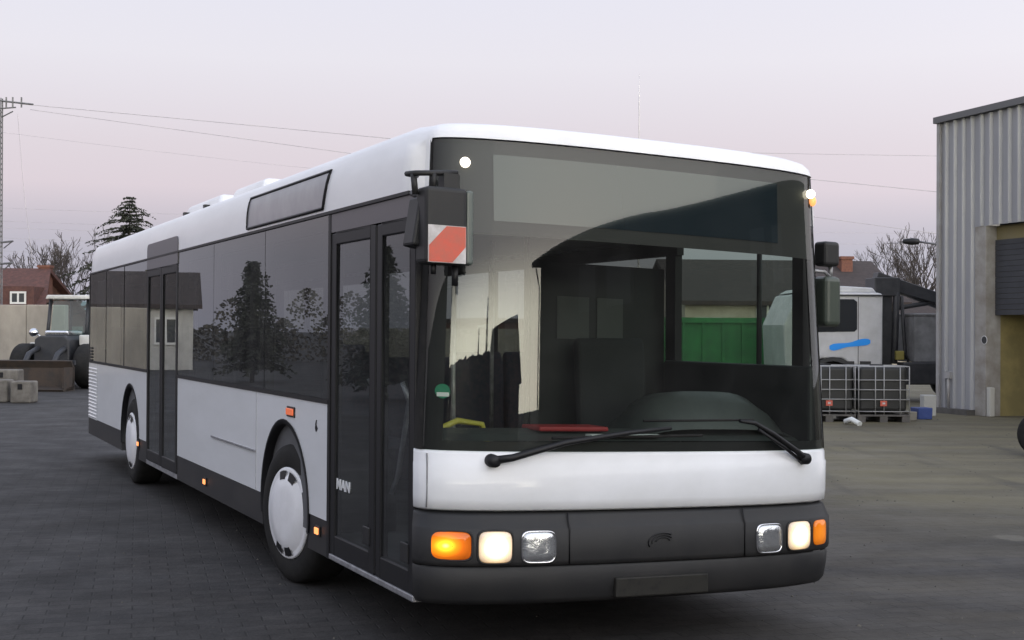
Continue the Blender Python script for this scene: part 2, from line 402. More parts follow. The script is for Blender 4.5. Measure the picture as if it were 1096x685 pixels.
for s in (1, -1):
    rows = [[(s*x, v, z - (.10*max(0, (v - 11.2)/.75)**2 if v > 11.2 else 0)*0) for x, v in r] for r, (z, o, f) in zip(low, RZ)]
    # the low rings meet the first full ring along the side only
    full = [roof_ring(z, o, f) for z, o, f in RT]
    n_b = len(rows[0]) - 7
    top_side = [(s*x, v, RT[0][0]) for x, v in full[0]]
    top_side = [top_side[int(round(40*.94 + (40 - 40*.94)*i/6))] for i in range(7)] + top_side[41:]
    m.grid(rows + [top_side])
    rows2 = [[(s*x, v, z) for x, v in r] for r, (z, o, f) in zip(full, RT)]
    rows2[0] = [(s*x, v, RT[0][0]) for x, v in full[0]]
    m.grid(rows2)
    m.face([m.vert(q) for q in [rows2[-1][0]] + rows2[-1][1:]], True)
roof = m.build('roof', roofw, bus)
for p in roof.data.polygons: p.use_smooth = True
# roof units
m = B()
def hump(m, x0, x1, y0, y1, z0, z1, sl=.12, slf=.25):
    b_ = [(x0, y0, z0), (x1, y0, z0), (x1, y1, z0), (x0, y1, z0)]; t_ = [(x0+sl, y0+slf, z1), (x1-sl, y0+slf, z1), (x1-sl, y1-slf, z1), (x0+sl, y1-slf, z1)]
    i = [m.vert(p) for p in b_ + t_]
    for q in ((4,5,6,7),(0,1,5,4),(1,2,6,5),(2,3,7,6),(3,0,4,7)): m.face([i[k] for k in q])
hump(m, -.72, .72, 5.3, 6.7, 2.62, 2.965, .08, .16)
hump(m, -.72, .72, 6.72, 9.2, 2.62, 2.985, .10, .50)
ru = m.build('roof_unit', roofw, bus, bevel=.05, seg=3)
for y in (7.6, 8.6):
    m = B(); m.box(-.70, -.62, y - .04, y + .04, 2.84, 2.90); m.build('latch', dark, ru)

# ---- gutter strips, window band backing pillars, lower panels
for s in (-1, 1):
    m = B(); m.box(min(s*1.25, s*1.262), max(s*1.25, s*1.262), .36, 11.6, ZG - .012, ZG + .006); m.build('gutter', black, bus)
WV = [2.62, 8.60]; AR = .56; ACZ = .46
def arc_pts(c, r, z0, k=20):                                       # arch from right foot over the top to left foot, at heights above z0
    a0 = math.asin((z0 - ACZ)/r)
    return [(c - r*math.cos(a0 + (PI - 2*a0)*i/k), ACZ + r*math.sin(a0 + (PI - 2*a0)*i/k)) for i in range(k + 1)]
MID0, MID1 = 6.10, 7.62                                              # middle door
for s in (-1, 1):
    fn = lambda v, z, t: (t, v, z)
    xo = s*1.25; xi = s*1.215
    spans = [(1.68, MID0 - .006), (MID1 + .006, 10.98)] if s < 0 else [(.33, 10.98)]
    def panel(v0, v1, z0, z1, arch=True):
        pts = [(v0, z0)]
        for c in WV:
            if v0 < c < v1: pts += arc_pts(c, AR, z0)
        pts += [(v1, z0), (v1, z1), (v0, z1)]
        return pts
    for v0, v1 in spans:
        # split at the vertical sheet joints
        cuts = [v0] + [c for c in ((3.32, 4.74) if s < 0 else (1.7, 4.3, 6.2)) if v0 < c < v1] + [v1]
        m = B()
        m.prism(panel(v0, v1, ZS, ZW), fn, xo, xi)
        sp = m.build('side_panel', white, bus)
    # rear corner panel with louvres
    m = B()
    cr = [(s*1.25, 10.985), (s*1.25, 11.72), (s*1.238, 11.82), (s*1.20, 11.905), (s*1.13, 11.945), (s*1.02, 11.952)]
    m.grid([[(x, v, z) for x, v in cr] for z in (ZS - .01, ZW)]); 
    m.build('corner_panel', white, bus, fix=False)
    # skirt
    sk = [(1.66, WV[0] - .0), (0, 0)]
    segs = ([(1.665, WV[0]), (WV[0], MID0), (MID1, WV[1]), (WV[1], 11.74)] if s < 0 else [(.33, WV[0]), (WV[0], WV[1]), (WV[1], 11.74)])
    for v0, v1 in segs:
        pts = []
        for i in range(15):
            f = i/14; v = v0 + (v1 - v0)*f; pts.append(v)
        lo = v0 + (math.sqrt(AR**2 - (.27 - ACZ)**2) if v0 in WV else 0); hi = v1 - (math.sqrt(AR**2 - (.27 - ACZ)**2) if v1 in WV else 0)
        ed = [(lo, .27)]
        ed += [(hi, .27)]
        if v1 in WV:
            a1 = math.acos(-(hi - v1)/AR); 
            for i in range(1, 6):
                zz = .27 + (ZS - .004 - .27)*i/5; ed.append((v1 - math.sqrt(AR**2 - (zz - ACZ)**2), zz))
        else: ed.append((hi, ZS - .004))
        if v0 in WV:
            for i in range(5, 0, -1):
                zz = .27 + (ZS - .004 - .27)*i/5; ed.append((v0 + math.sqrt(AR**2 - (zz - ACZ)**2), zz))
        else: ed.append((lo, ZS - .004))
        m = B(); m.prism(ed, fn, s*1.247, s*1.20); m.build('skirt', skirtm, bus)
    # wheel arch lips and wells
    for c in WV:
        m = B(); pts = [(c + (AR + .012)*math.cos(PI*1.06 - PI*1.12*i/28), ACZ + (AR + .012)*math.sin(PI*1.06 - PI*1.12*i/28)) for i in range(29)]
        m.grid([[(s*1.256, v, z) for v, z in pts], [(s*1.256, c + (v - c)*.945, ACZ + (z - ACZ)*.945) for v, z in pts], [(s*1.20, c + (v - c)*.945, ACZ + (z - ACZ)*.945) for v, z in pts]])
        wl = m.build('wheel_arch', black, bus, fix=False)
        m = B(); q = [(c + .60*math.cos(PI*1.1 - PI*1.2*i/20), ACZ + .60*math.sin(PI*1.1 - PI*1.2*i/20)) for i in range(21)]
        m.grid([[(s*1.21, v, z) for v, z in q], [(s*.70, v, z) for v, z in q]])
        m.prism(q, fn, s*.70, s*.69)
        m.build('wheel_well', black, bus, fix=False)
# rear wrap skirt, tail wall
m = B()
cr = [(-1.247, 11.74), (-1.235, 11.84), (-1.19, 11.93), (-1.1, 11.962), (-1.0, 11.965), (1.0, 11.965), (1.1, 11.962), (1.19, 11.93), (1.235, 11.84), (1.247, 11.74)]
m.grid([[(x*.985, v - .01, .25) for x, v in cr], [(x, v, .29) for x, v in cr], [(x, v, ZS - .006) for x, v in cr]])
m.build('bumper', skirtm, bus, fix=False)
m = B(); m.box(-1.13, 1.13, 11.90, 11.945, .46, 2.45); m.build('tail_panel', white, bus)
# louvres on the kerb side rear corner
for s in (-1, 1):
    m = B(); k = 15
    for i in range(k):
        z = .52 + (1.12 - .52)*i/(k-1)
        i_ = [m.vert(p) for p in ((s*1.251, 11.05, z), (s*1.251, 11.68, z), (s*1.264, 11.68, z - .012), (s*1.264, 11.05, z - .012), (s*1.251, 11.05, z - .022), (s*1.251, 11.68, z - .022))]
        m.face((i_[0], i_[1], i_[2], i_[3])); m.face((i_[3], i_[2], i_[5], i_[4])); m.face((i_[0], i_[3], i_[4])); m.face((i_[1], i_[5], i_[2]))
    m.build('grille', white, bus)
    m = B()
    for i in range(5): m.box(min(s*1.252, s*1.262), max(s*1.252, s*1.262), 11.42, 11.66, 1.20 + i*.038, 1.222 + i*.038)
    m.build('air_intake', black, bus)
# engine bay backing behind louvres and dark window-foot moulding
for s in (-1, 1):
    m = B(); m.box(min(s*1.23, s*1.256), max(s*1.23, s*1.256), 1.68 if s < 0 else 1.66, 11.70, ZW, ZW + .028)
    if s < 0: m = B(); m.box(-1.256, -1.23, 1.68, MID0 - .004, ZW, ZW + .028); m.box(-1.256, -1.23, MID1 + .004, 11.70, ZW, ZW + .028)
    m.build('window_moulding', black, bus)
# window pillars behind the glass
for s in (-1, 1):
    m = B()
    for v, wd_ in ([(1.66, .16), (3.10, .07), (4.66, .07), (5.92, .13), (7.72, .12), (9.0, .07), (10.3, .07), (11.5, .30)] if s < 0 else [(.36, .10), (1.72, .12), (3.10, .09), (4.66, .09), (6.1, .09), (7.6, .09), (9.0, .09), (10.3, .09), (11.5, .30)]):
        m.box(min(s*1.243, s*1.19), max(s*1.243, s*1.19), v, v + wd_, ZW + .02, ZG)
    m.box(min(s*1.243, s*1.19), max(s*1.243, s*1.19), 1.7, MID0, ZG - .10, ZG - .005)
    m.box(min(s*1.243, s*1.19), max(s*1.243, s*1.19), MID1, 11.7, ZG - .10, ZG - .005)
    m.build('window_pillar', black, bus)
    gl_ = [(1.70, 3.13), (3.142, 4.69), (4.702, MID0 - .01), (MID1 + .01, 9.03), (9.042, 10.33), (10.342, 11.66)] if s < 0 else [(.36, 1.76), (1.772, 3.14), (3.152, 4.70), (4.712, 6.14), (6.152, 7.64), (7.652, 9.03), (9.042, 10.33), (10.342, 11.66)]
    for v0, v1 in gl_:
        m = B(); m.prism([(v0, ZW + .03), (v1, ZW + .03), (v1, ZG - .014), (v0, ZG - .014)], fn, s*1.252, s*1.246)
        # a pane is one sheet: outer face only carries the tint
        tw_ = random.uniform(-.0025, .0025); tz_ = random.uniform(-.0015, .0015)
        m2 = B(); m2.grid([[(s*(1.250 + tw_*(i - 4)/4 + tz_*(j_ - 3)/3), v0 + (v1 - v0)*i/8, z) for i in range(9)] for j_, z in enumerate([ZW + .03 + (ZG - .014 - ZW - .03)*j/6 for j in range(7)])])
        m2.build('window', cabg if s > 0 and v0 < 1 else sideg, bus, fix=False)
cr2 = [(1.25, 11.70), (1.238, 11.80), (1.20, 11.885), (1.12, 11.93)]
for s in (-1, 1):
    m = B(); m.grid([[(s*x, v, z) for x, v in cr2] for z in (ZW, ZG)]); m.build('corner_pillar', black, bus, fix=False)

# ---- doors
def leaf(v0, v1, z0, z1, gl, x=-1.246, fr=.05, name='door_leaf', low=.42):
    m = B(); xa, xb = x, x + .045
    m.box(xa, xb, v0, v0 + fr, z0, z1); m.box(xa, xb, v1 - fr, v1, z0, z1)
    m.box(xa, xb, v0 + fr, v1 - fr, z1 - .07, z1); m.box(xa, xb, v0 + fr, v1 - fr, z0, low)
    d = m.build(name, dark if name == 'x' else black, bus, bevel=.008)
    m = B(); m.grid([[(x + .012, v, z) for v in (v0 + fr, (v0 + v1)/2, v1 - fr)] for z in (low, 1.2, z1 - .07)])
    m.build('glass', gl, d, fix=False)
    return d
d1 = leaf(.885, 1.655, .305, 2.185, doorg, fr=.085)
d2 = leaf(.30, .865, .305, 2.185, doorg, fr=.075)
for d, v in ((d1, 1.0), (d2, .42)):
    m = B(); m.box(-1.254, -1.243, v - .055, v + .055, .45, .55); m.build('latch_cover', dark, d, bevel=.006)
m = B(); m.tube([(-1.19, .78, .75), (-1.15, .78, .85), (-1.15, .62, 1.25), (-1.19, .62, 1.35)], .014); m.build('grab_bar', alu, d2)
m = B(); m.tube([(-1.19, .98, .75), (-1.15, .98, .85), (-1.15, 1.14, 1.25), (-1.19, 1.14, 1.35)], .014); m.build('grab_bar', alu, d1)
m = B(); m.box(-1.249, -1.20, .30, 1.672, 2.19, ZG - .006); m.build('door_header', mat('header_paint', (.070, .064, .072), .45, coat=.2), bus)
m = B(); m.box(-1.251, -1.18, .30, 1.665, .27, .303); m.build('door_sill', alu, bus, bevel=.006)
m = B(); m.box(-1.252, -1.20, 1.655, 1.70, .27, ZG - .012); m.build('door_post', black, bus)
# middle door: a black slab up into the roof cove with rounded upper corners
m = B(); r_ = .07; zt = 2.455
pts = [(MID0, .31), (MID1, .31), (MID1, zt - r_)] + [(MID1 - r_ + r_*math.cos(a), zt - r_ + r_*math.sin(a)) for a in (R(30), R(60))] + [(MID1 - r_, zt), (MID0 + r_, zt)] + [(MID0 + r_ + r_*math.cos(a), zt - r_ + r_*math.sin(a)) for a in (R(120), R(150))] + [(MID0, zt - r_)]
m.prism([p for p in pts if True], lambda v, z, t: (t, v, z), -1.235, -1.195)
hd = m
hm = B(); hm.prism([(MID0, 2.20)] + [(MID1, 2.20)] + pts[2:], lambda v, z, t: (t, v, z), -1.258, -1.20)
hm.build('door_header', MATS['header_paint'], bus, bevel=.004)
da = leaf(MID0 + .01, (MID0 + MID1)/2 - .006, .315, 2.195, doorg, x=-1.256, fr=.06)
db = leaf((MID0 + MID1)/2 + .006, MID1 - .01, .315, 2.195, doorg, x=-1.256, fr=.06)
m = B(); m.tube([(-1.16, MID0 + .2, .7), (-1.16, MID0 + .2, 1.4)], .016); m.build('grab_bar', alu, da)
m = B(); m.box(-1.25, -1.17, MID0, MID1, .27, .312); m.build('door_sill', alu, bus)

# ---- front
m = B(); sweep(m, [.275, .285, .31, .38, .455, .468], 0, dv=[-.05, -.018, .0, .012, .018, .010]); m.build('bumper_lip', dark, bus, fix=False)
m = B(); sweep(m, [.466, .472, .482, .50, .655, .662, .715, .728, .736], 0, dv=[-.01, .012, .024, .028, .028, .022, .002, -.004, -.03]); bmp = m.build('bumper', dark, bus, fix=False)
m = B(); sweep(m, [.738, .744, .752, .80, .965, .975, 1.02, 1.034, 1.04], 0, dv=[-.03, -.006, .004, .009, .012, .006, .004, -.002, -.02]); m.build('front_panel', white, bus, fix=False)
for x in (-.53, .53):
    m = B(); m.tube([(x, front_at(x, .6, .030), .48), (x, front_at(x, .6, .030), .656), (x, front_at(x, .7, .006), .735)], .0045, 6); m.build('seam', black, bmp)
m = B(); m.tube([(-1.222, front_at(-1.222, .8, .010 + dv_), z_) for z_, dv_ in ((.755, .0), (.80, .006), (.9, .008), (.965, .009), (1.02, .002))], .004, 6); m.build('seam', mat('seam_grey', (.25, .25, .26), .6), bus)
zs = [1.036 + (2.574 - 1.036)*i/16 for i in range(17)]
m = B(); sweep(m, zs, .0, -.945, .925, 90); ws = m.build('windscreen', wsg, bus, fix=False)
for p in ws.data.polygons: p.use_smooth = True
# black surround: behind the glass at the foot and at both pillars
m = B()
sweep(m, [1.034, 1.085], -.008, -.97, .97)
m.build('windscreen_surround', black, ws, fix=False)
for s in (-1, 1):
    a, b = (-1.0, -.865) if s < 0 else (.885, 1.0)
    m = B(); sweep(m, [1.036, 1.4, 1.8, 2.1, ZG - .002], -.012, a, b, 10); sweep(m, [ZG - .002, 2.42, 2.574], -.012, max(a, -.958), min(b, .958), 10); m.build('corner_post', black, bus, fix=False)
    a, b = (-1.0, -.943) if s < 0 else (.923, 1.0)
    m = B(); sweep(m, [1.036, 1.4, 1.8, 2.1, ZG - .002], .002, a, b, 8); sweep(m, [ZG - .002, 2.42, 2.574], .002, max(a, -.957), min(b, .957), 8); m.build('corner_seal', rubber, bus, fix=False)
m = B(); sweep(m, [2.105, 2.3, 2.574], -.014, -.90, .90); hdp = m.build('header', headerm, bus, fix=False)
m = B(); rows = []
for z in (2.175, 2.34, 2.505):
    hw, D, n_, v0 = prof(z)
    rows.append([(x, front_at(x, z, -.010), z) for x in [-.90 + 1.72*i/30 for i in range(31)]])
m.grid(rows); m.build('destination_display', dispm, bus, fix=False)
# lamps in the bumper
def glow_mat(name, cx, cz, w_, h_, stops, base):
    """a lit lens: brightest round the filament, falling off towards the rim"""
    m = bpy.data.materials.new(name); m.use_nodes = True; t = m.node_tree; b = t.nodes['Principled BSDF']
    b.inputs['Base Color'].default_value = (*base, 1); b.inputs['Roughness'].default_value = .15
    co = t.nodes.new('ShaderNodeTexCoord'); mp = t.nodes.new('ShaderNodeMapping'); mp.vector_type = 'TEXTURE'
    mp.inputs['Location'].default_value = (cx, 0, cz - LEAN*cx); mp.inputs['Scale'].default_value = (w_, 100, h_)
    ln = t.nodes.new('ShaderNodeVectorMath'); ln.operation = 'LENGTH'; r = t.nodes.new('ShaderNodeValToRGB')
    t.links.new(co.outputs['Object'], mp.inputs[0]); t.links.new(mp.outputs[0], ln.inputs[0]); t.links.new(ln.outputs['Value'], r.inputs[0])
    el = r.color_ramp.elements
    while len(el) < len(stops): el.new(.5)
    for q, (p_, c_) in zip(el, stops): q.position = p_; q.color = (*c_, 1)
    t.links.new(r.outputs[0], b.inputs['Emission Color']); b.inputs['Emission Strength'].default_value = 6
    return m
HL = [(0, (1, .95, .80)), (.35, (.8, .70, .47)), (.55, (.28, .225, .13)), (.72, (.145, .102, .048)), (.88, (.085, .052, .020)), (1.0, (.05, .026, .008))]
def lamp(x0, x1, z0, z1, mt, name, off=.034, rim=True, r=.035, parent=None):
    cx, czz = (x0 + x1)/2, (z0 + z1)/2; w_, h_ = (x1 - x0)/2, (z1 - z0)/2
    def ring(k, o):
        out = []
        for i in range(32):
            a = 2*PI*i/32; c_, s_ = math.cos(a), math.sin(a)
            x = cx + math.copysign(abs(c_)**.42, c_)*w_*k; z = czz + math.copysign(abs(s_)**.42, s_)*h_*k
            out.append((x, front_at(x, .6, 0) - o, z))
        return out
    m = B(); m.grid([ring(1.0, .020), ring(1.0, off), ring(.93, off + .008), ring(.5, off + .012), ring(.02, off + .013)], True, True)
    o = m.build(name, mt, parent or bus, fix=False)
    if rim:
        m = B(); m.grid([ring(1.05, .020), ring(1.12, off - .002), ring(1.06, off + .006), ring(1.0, off + .001)], True, True)
        m.build('rim', chrome if mt is reflector_and_glint else dark, o, fix=False)
    return o
def bulb(o, x, z, r, mt, name='bulb', off=.05, sx=1.0):
    m = B(); c = (x, front_at(x, .6, 0) - off, z)
    m.lathe([(0.0, -.012)] + [(r*math.sin(a), -.012*math.cos(a)) for a in (R(25), R(50), R(75), R(90))] + [(0.0, .004)], 20, 'y', c)
    m.build(name, mt, o)
AM = [(0, (.9, .55, .10)), (.16, (.55, .22, .010)), (.42, (.22, .066, .002)), (.68, (.085, .018, .0006)), (1.0, (.030, .005, .0002))]
li = lamp(-1.218, -1.035, .508, .645, glow_mat('indicator_lit', -1.155, .577, .115, .085, AM, (.55, .12, .01)), 'indicator')
lamp(-1.000, -.835, .494, .648, glow_mat('headlight_lit', -.918, .571, .095, .090, HL, (.6, .6, .55)), 'headlight'); lamp(-.780, -.612, .496, .643, reflector_and_glint, 'headlight')
lamp(.615, .785, .494, .640, reflector_and_glint, 'headlight'); lamp(.835, 1.015, .494, .648, glow_mat('headlight_lit', .925, .571, .100, .090, HL, (.6, .6, .55)), 'headlight')
for x_ in (-.918, .925):
    sp = bpy.data.lights.new('headlight_beam', 'SPOT'); sp.energy = 42; sp.color = (1, .84, .58); sp.spot_size = R(95); sp.spot_blend = 1.0; sp.shadow_soft_size = .06
    so_ = bpy.data.objects.new('headlight_beam', sp); col.objects.link(so_); so_.parent = bus; so_.location = (x_, front_at(x_, .6, .075), .571 - LEAN*x_); so_.rotation_euler = (R(78), 0, R(180))
lamp(1.045, 1.175, .506, .645, glow_mat('indicator_faint_glow', 1.11, .577, .10, .085, [(0, (.10, .030, .002)), (.4, (.08, .022, .001)), (.8, (.05, .012, .0005)), (1, (.03, .006, .0))], (.6, .16, .01)), 'indicator', rim=False)  # weak glow put into this lens colour, fading towards the rim
# plate holder and emblem relief
m = B(); m.box(-.27, .29, front_at(0, .4, .034), front_at(0, .4, -.01), .300, .402); m.build('plate_holder', mat('plate_holder_plastic', (.010, .010, .0095), .6, spec=.3, c2=(.022, .021, .018), scale=22, lo=.5, hi=.75), bmp, bevel=.008)
m = B()
for k in range(3):
    pts = [(.01 + (.045 + .022*k)*math.cos(a), front_at(0, .58, .031), .572 + (.026 + .011*k)*math.sin(a)) for a in [R(20 + 150*i/10 + 18*k) for i in range(11)]]
    m.tube(pts, .0035, 6)
m.build('emblem', black, bmp)
# wipers
def on_glass(x, z, o=.03): return (x, front_at(x, z, o), z)
m = B(); m.tube([on_glass(-.93, .995, .035), on_glass(-.84, 1.01, .045), on_glass(-.56, 1.085, .04), on_glass(-.20, 1.135, .03), on_glass(.06, 1.16, .024)], .021, 8, .010); m.lathe([(0, -.03), (.03, -.028), (.034, .02), (.034, .04)], 16, 'y', on_glass(-.93, .992, .03))
wp = m.build('wiper', black, bus)
m = B(); m.tube([on_glass(-.62, 1.105, .015), on_glass(.26, 1.122, .015)], .008, 6); m.build('blade', rubber, wp)
m = B(); m.tube([on_glass(.965, .995, .035), on_glass(.90, 1.03, .045), on_glass(.72, 1.13, .04), on_glass(.60, 1.188, .03), on_glass(.50, 1.20, .024)], .020, 8, .010); m.tube([on_glass(.93, .985, .03), on_glass(.80, 1.055, .045), on_glass(.62, 1.155, .035)], .009, 6); m.lathe([(0, -.03), (.03, -.028), (.034, .02), (.034, .04)], 16, 'y', on_glass(.965, .992, .03))
wp = m.build('wiper', black, bus)
m = B(); m.tube([on_glass(-.10, 1.196, .015), on_glass(.60, 1.204, .015)], .007, 6); m.build('blade', rubber, wp)
# marker lamps high in the corners
for x, z in ((-1.045, 2.455), (1.10, 2.475)):
    m = B(); c = (x, front_at(x, z, .018), z)
    m.lathe([(.026*math.sin(PI*i/8), -.026*math.cos(PI*i/8)) for i in range(9)], 16, 'z', c)
    m.build('marker_lamp', marklit, bus)
m = B(); c = (1.16, front_at(1.16, 2.45, .012), 2.445); m.lathe([(.02*math.sin(PI*i/8), -.03*math.cos(PI*i/8)) for i in range(9)], 12, 'z', c); m.build('reflector_and_glint', ambersm, bus)  # glowing bead added as the marker lamp's mirrored image in the glass
# green badge low in the windscreen corner
m = B(); x = -1.150; z = 1.325
pts = [(x + .033*math.cos(2*PI*i/20), z + .036*math.sin(2*PI*i/20)) for i in range(20)]
m.face([m.vert((a, front_at(a, b, -.004), b)) for a, b in pts]); sb = m.build('sticker', stick, ws, fix=False)
m = B(); pts = [(x - .026, z - .026), (x + .026, z - .026), (x + .026, z - .006), (x - .026, z - .006)]
m.face([m.vert((a, front_at(a, b, -.001), b)) for a, b in pts]); m.build('sticker', lettw, ws, fix=False)

# ---- side fittings
fnv = lambda v, z, t: (t, v, z)
m = B(); m.box(-1.262, -1.25, 3.34, 4.72, .752, .766); m.build('flap_trim', alu, bus)
m = B(); m.box(-1.253, -1.249, 3.335, 3.345, ZS, ZW); m.build('panel_joint', mat('joint_grey', (.42, .42, .43), .6), bus)
def side_lamp(v, z, w_, h_, mt, name):
    m = B(); m.box(-1.258, -1.249, v - w_ - .012, v + w_ + .012, z - h_ - .012, z + h_ + .012); o = m.build(name, dark, bus, bevel=.003)
    m = B(); m.box(-1.268, -1.258, v - w_, v + w_, z - h_, z + h_); m.build('lens', mt, o, bevel=.004)
side_lamp(2.46, 1.088, .075, .022, reflred, 'indicator')
for v, z in ((1.865, .405), (4.94, .372), (8.05, .43)):
    side_lamp(v, z, .032, .020, ambersm, 'marker_lamp')
m = B(); m.prism([(1.90, 1.03), (1.925, 1.045), (1.91, 1.07), (1.93, 1.02), (1.915, 1.0), (1.89, 1.02)], fnv, -1.256, -1.249); m.build('lock', black, bus)
# side destination display in the cove
m = B(); q = [(3.62, 2.345), (1.80, 2.345), (1.72, 2.565), (3.60, 2.565)]
def cove(v, z, o):
    xs = [(2.312, 1.25), (2.40, 1.249), (2.48, 1.244), (2.535, 1.234), (2.578, 1.218), (2.612, 1.195)]
    for (z0, x0), (z1, x1) in zip(xs, xs[1:]):
        if z0 <= z <= z1: return (-(x0 + (x1 - x0)*(z - z0)/(z1 - z0)) - o, v, z)
    return (-1.19 - o, v, z)
rows = []
for j in range(7):
    f = j/6; z = 2.345 + .222*f; rows.append([cove(3.62 - .01*f + (1.80 - .08*f - 3.62 + .01*f)*i/8, z, .006) for i in range(9)])
m.grid(rows); sd = m.build('destination_display', sidedisp, bus, fix=False)
m = B(); edge = rows[0] + [r[-1] for r in rows[1:]] + rows[-1][::-1][1:] + [r[0] for r in rows[::-1]][1:]
m.tube(edge, .010, 6); m.build('frame', black, sd)

# lettering on the door
fc = bpy.data.curves.new('badge', 'FONT'); fc.body = 'MAN'; fc.size = .085; fc.extrude = .002; fc.offset = .0035; fc.space_character = 1.08
fo = bpy.data.objects.new('tmp', fc); col.objects.link(fo); bpy.context.view_layer.update()
me = bpy.data.meshes.new_from_object(fo.evaluated_get(bpy.context.evaluated_depsgraph_get()))
bpy.data.objects.remove(fo)
bo = bpy.data.objects.new('badge', me); col.objects.link(bo); me.materials.clear(); me.materials.append(lettw); bo.parent = d1
bo.matrix_local = Matrix(((0, 0, -1, -1.2365), (-1, 0, 0, 1.560), (0, 1, 0, .735), (0, 0, 0, 1)))
bo.scale = (1.25, .95, 1)

# ---- mirrors
m = B(); m.box(-1.375, -1.165, -.16, -.02, 1.925, 2.285); mr_ = m.build('mirror', dark, bus, bevel=.022, seg=3)
m = B(); m.box(-1.162, -1.125, -.14, -.03, 1.93, 2.28); m.build('rim', mat('mirror_edge', (.10, .12, .11), .3), mr_, bevel=.012)
m = B(); y = -.163
m.m = 0; m.quad((-1.366, y, 1.932), (-1.175, y, 1.932), (-1.175, y, 2.105), (-1.366, y, 2.105))
m.m = 1; y = -.166; m.face([m.vert(p) for p in ((-1.362, y, 1.935), (-1.245, y, 1.935), (-1.178, y, 2.01), (-1.178, y, 2.102), (-1.275, y, 2.102), (-1.362, y, 2.01))])
m.build('warning_plate', [whitepl, redpl], mr_, fix=False)
m = B(); m.tube([(-1.25, .28, 2.385), (-1.41, .0, 2.35), (-1.40, -.09, 2.345), (-1.19, -.09, 2.365)], .013, 8)
m.tube([(-1.40, -.06, 2.345), (-1.39, -.06, 2.25)], .016, 8); m.tube([(-1.31, -.09, 2.355), (-1.31, -.09, 2.28)], .014, 8); m.tube([(-1.235, -.09, 2.36), (-1.235, -.09, 2.28)], .014, 8)
m.tube([(-1.255, .32, 2.30), (-1.34, .0, 2.25)], .018, 8); m.box(-1.27, -1.19, -.12, -.05, 2.28, 2.355)
m.build('mirror_arm', dark, bus)
m = B(); m.x = SHEAR @ Matrix.Translation((-1.345, .0, 2.12)) @ Matrix.Rotation(R(9), 4, 'Y'); m.box(-.045, .045, -.07, .07, -.115, .12); m.build('mirror', dark, bus, bevel=.012)
m = B(); m.tube([(-1.31, -.09, 1.93), (-1.31, -.09, 1.88)], .014); m.build('mirror_foot', black, bus)
m = B(); m.tube([(-1.20, -.09, 1.93), (-1.20, -.09, 1.83)], .016); m.build('mirror_foot', black, bus)
# driver side mirror
m = B(); m.box(1.325, 1.445, .32, .46, 1.735, 2.03); mr2 = m.build('mirror', mat('mirror_olive', (.055, .068, .055), .35), bus, bevel=.03, seg=3)
m = B(); m.box(1.325, 1.44, .33, .44, 2.09, 2.235); m.build('mirror', dark, bus, bevel=.022, seg=3)
m = B(); m.tube([(1.22, .40, 2.06), (1.36, .38, 2.06), (1.40, .38, 2.03)], .012); m.tube([(1.415, .39, 2.1), (1.415, .39, 2.02)], .014); m.build('mirror_arm', alu, bus)

# ---- wheels
def wheel(s, v, steer=0, twin=False):
    m = MB()
    m.lathe([(.27, -.13), (.33, -.145), (.40, -.145), (.446, -.12), (.456, -.08), (.456, .08), (.446, .12), (.40, .145), (.33, .148), (.285, .135), (.275, .11), (.27, .05)], 56, 'x')
    o = m.build('wheel', rubber, bus, loc=(s*1.085, v, .456), rot=(0, 0, steer + (0 if s > 0 else PI)))
    m = MB()
    m.lathe([(.298, .132), (.300, .146), (.288, .154), (.262, .150), (.255, .152), (.235, .168), (.15, .178), (.06, .182), (.0, .183)], 56, 'x')
    h = m.build('hubcap', hubm, o)
    for k in range(2):                              # a pair of slots at the top and one at the foot
        for dd in (-.27, .27):
            m = MB(); a0 = R(84 + 180*k) + dd
            pts = []
            for i in range(7): pts.append((.278, a0 - .19 + .38*i/6))
            for i in range(7): pts.append((.222, a0 + .17 - .34*i/6))
            m.face([m.vert((.1640 + (.0075 if r < .25 else -.004) , r*math.cos(a), r*math.sin(a))) for r, a in pts]); m.build('slot', black, o, fix=False)
    m = MB(); m.lathe([(.268, .06), (.268, .10), (.0, .10)], 30, 'x'); m.build('rim', black, o)
    return o
wheel(-1, WV[0], R(9)); wheel(1, WV[0], R(9)); wheel(-1, WV[1]); wheel(1, WV[1])

# ---- chassis, interior
m = B(); m.box(-1.19, 1.19, .34, 11.8, .33, .36)
m.box(-.68, .68, .4, 11.7, .25, .33)
m.build('floor', inner, bus)
m = B(); m.box(-.60, .60, 1.9, 3.3, .18, .25); m.box(-.60, .60, 8.0, 11.4, .16, .25); m.build('chassis', black, bus)
m = B(); m.box(-1.19, 1.19, .45, 11.75, 2.33, 2.36); m.build('ceiling', innerl, bus)
m = B()
for s in (-1, 1):
    for v0, v1 in ([(1.7, MID0), (MID1, 11.8)] if s < 0 else [(.34, 11.8)]):
        m.box(min(s*1.20, s*1.17), max(s*1.20, s*1.17), v0, v1, .36, ZW)
m.box(-1.17, 1.17, 11.72, 11.76, .36, 1.35); m.box(-1.17, 1.17, 9.6, 11.72, .36, .70)
m.build('side_lining', inner, bus)
m = B(); m.box(-.85, .85, 11.80, 11.85, 1.35, 2.2); m.build('tail_lining', darkin, bus)
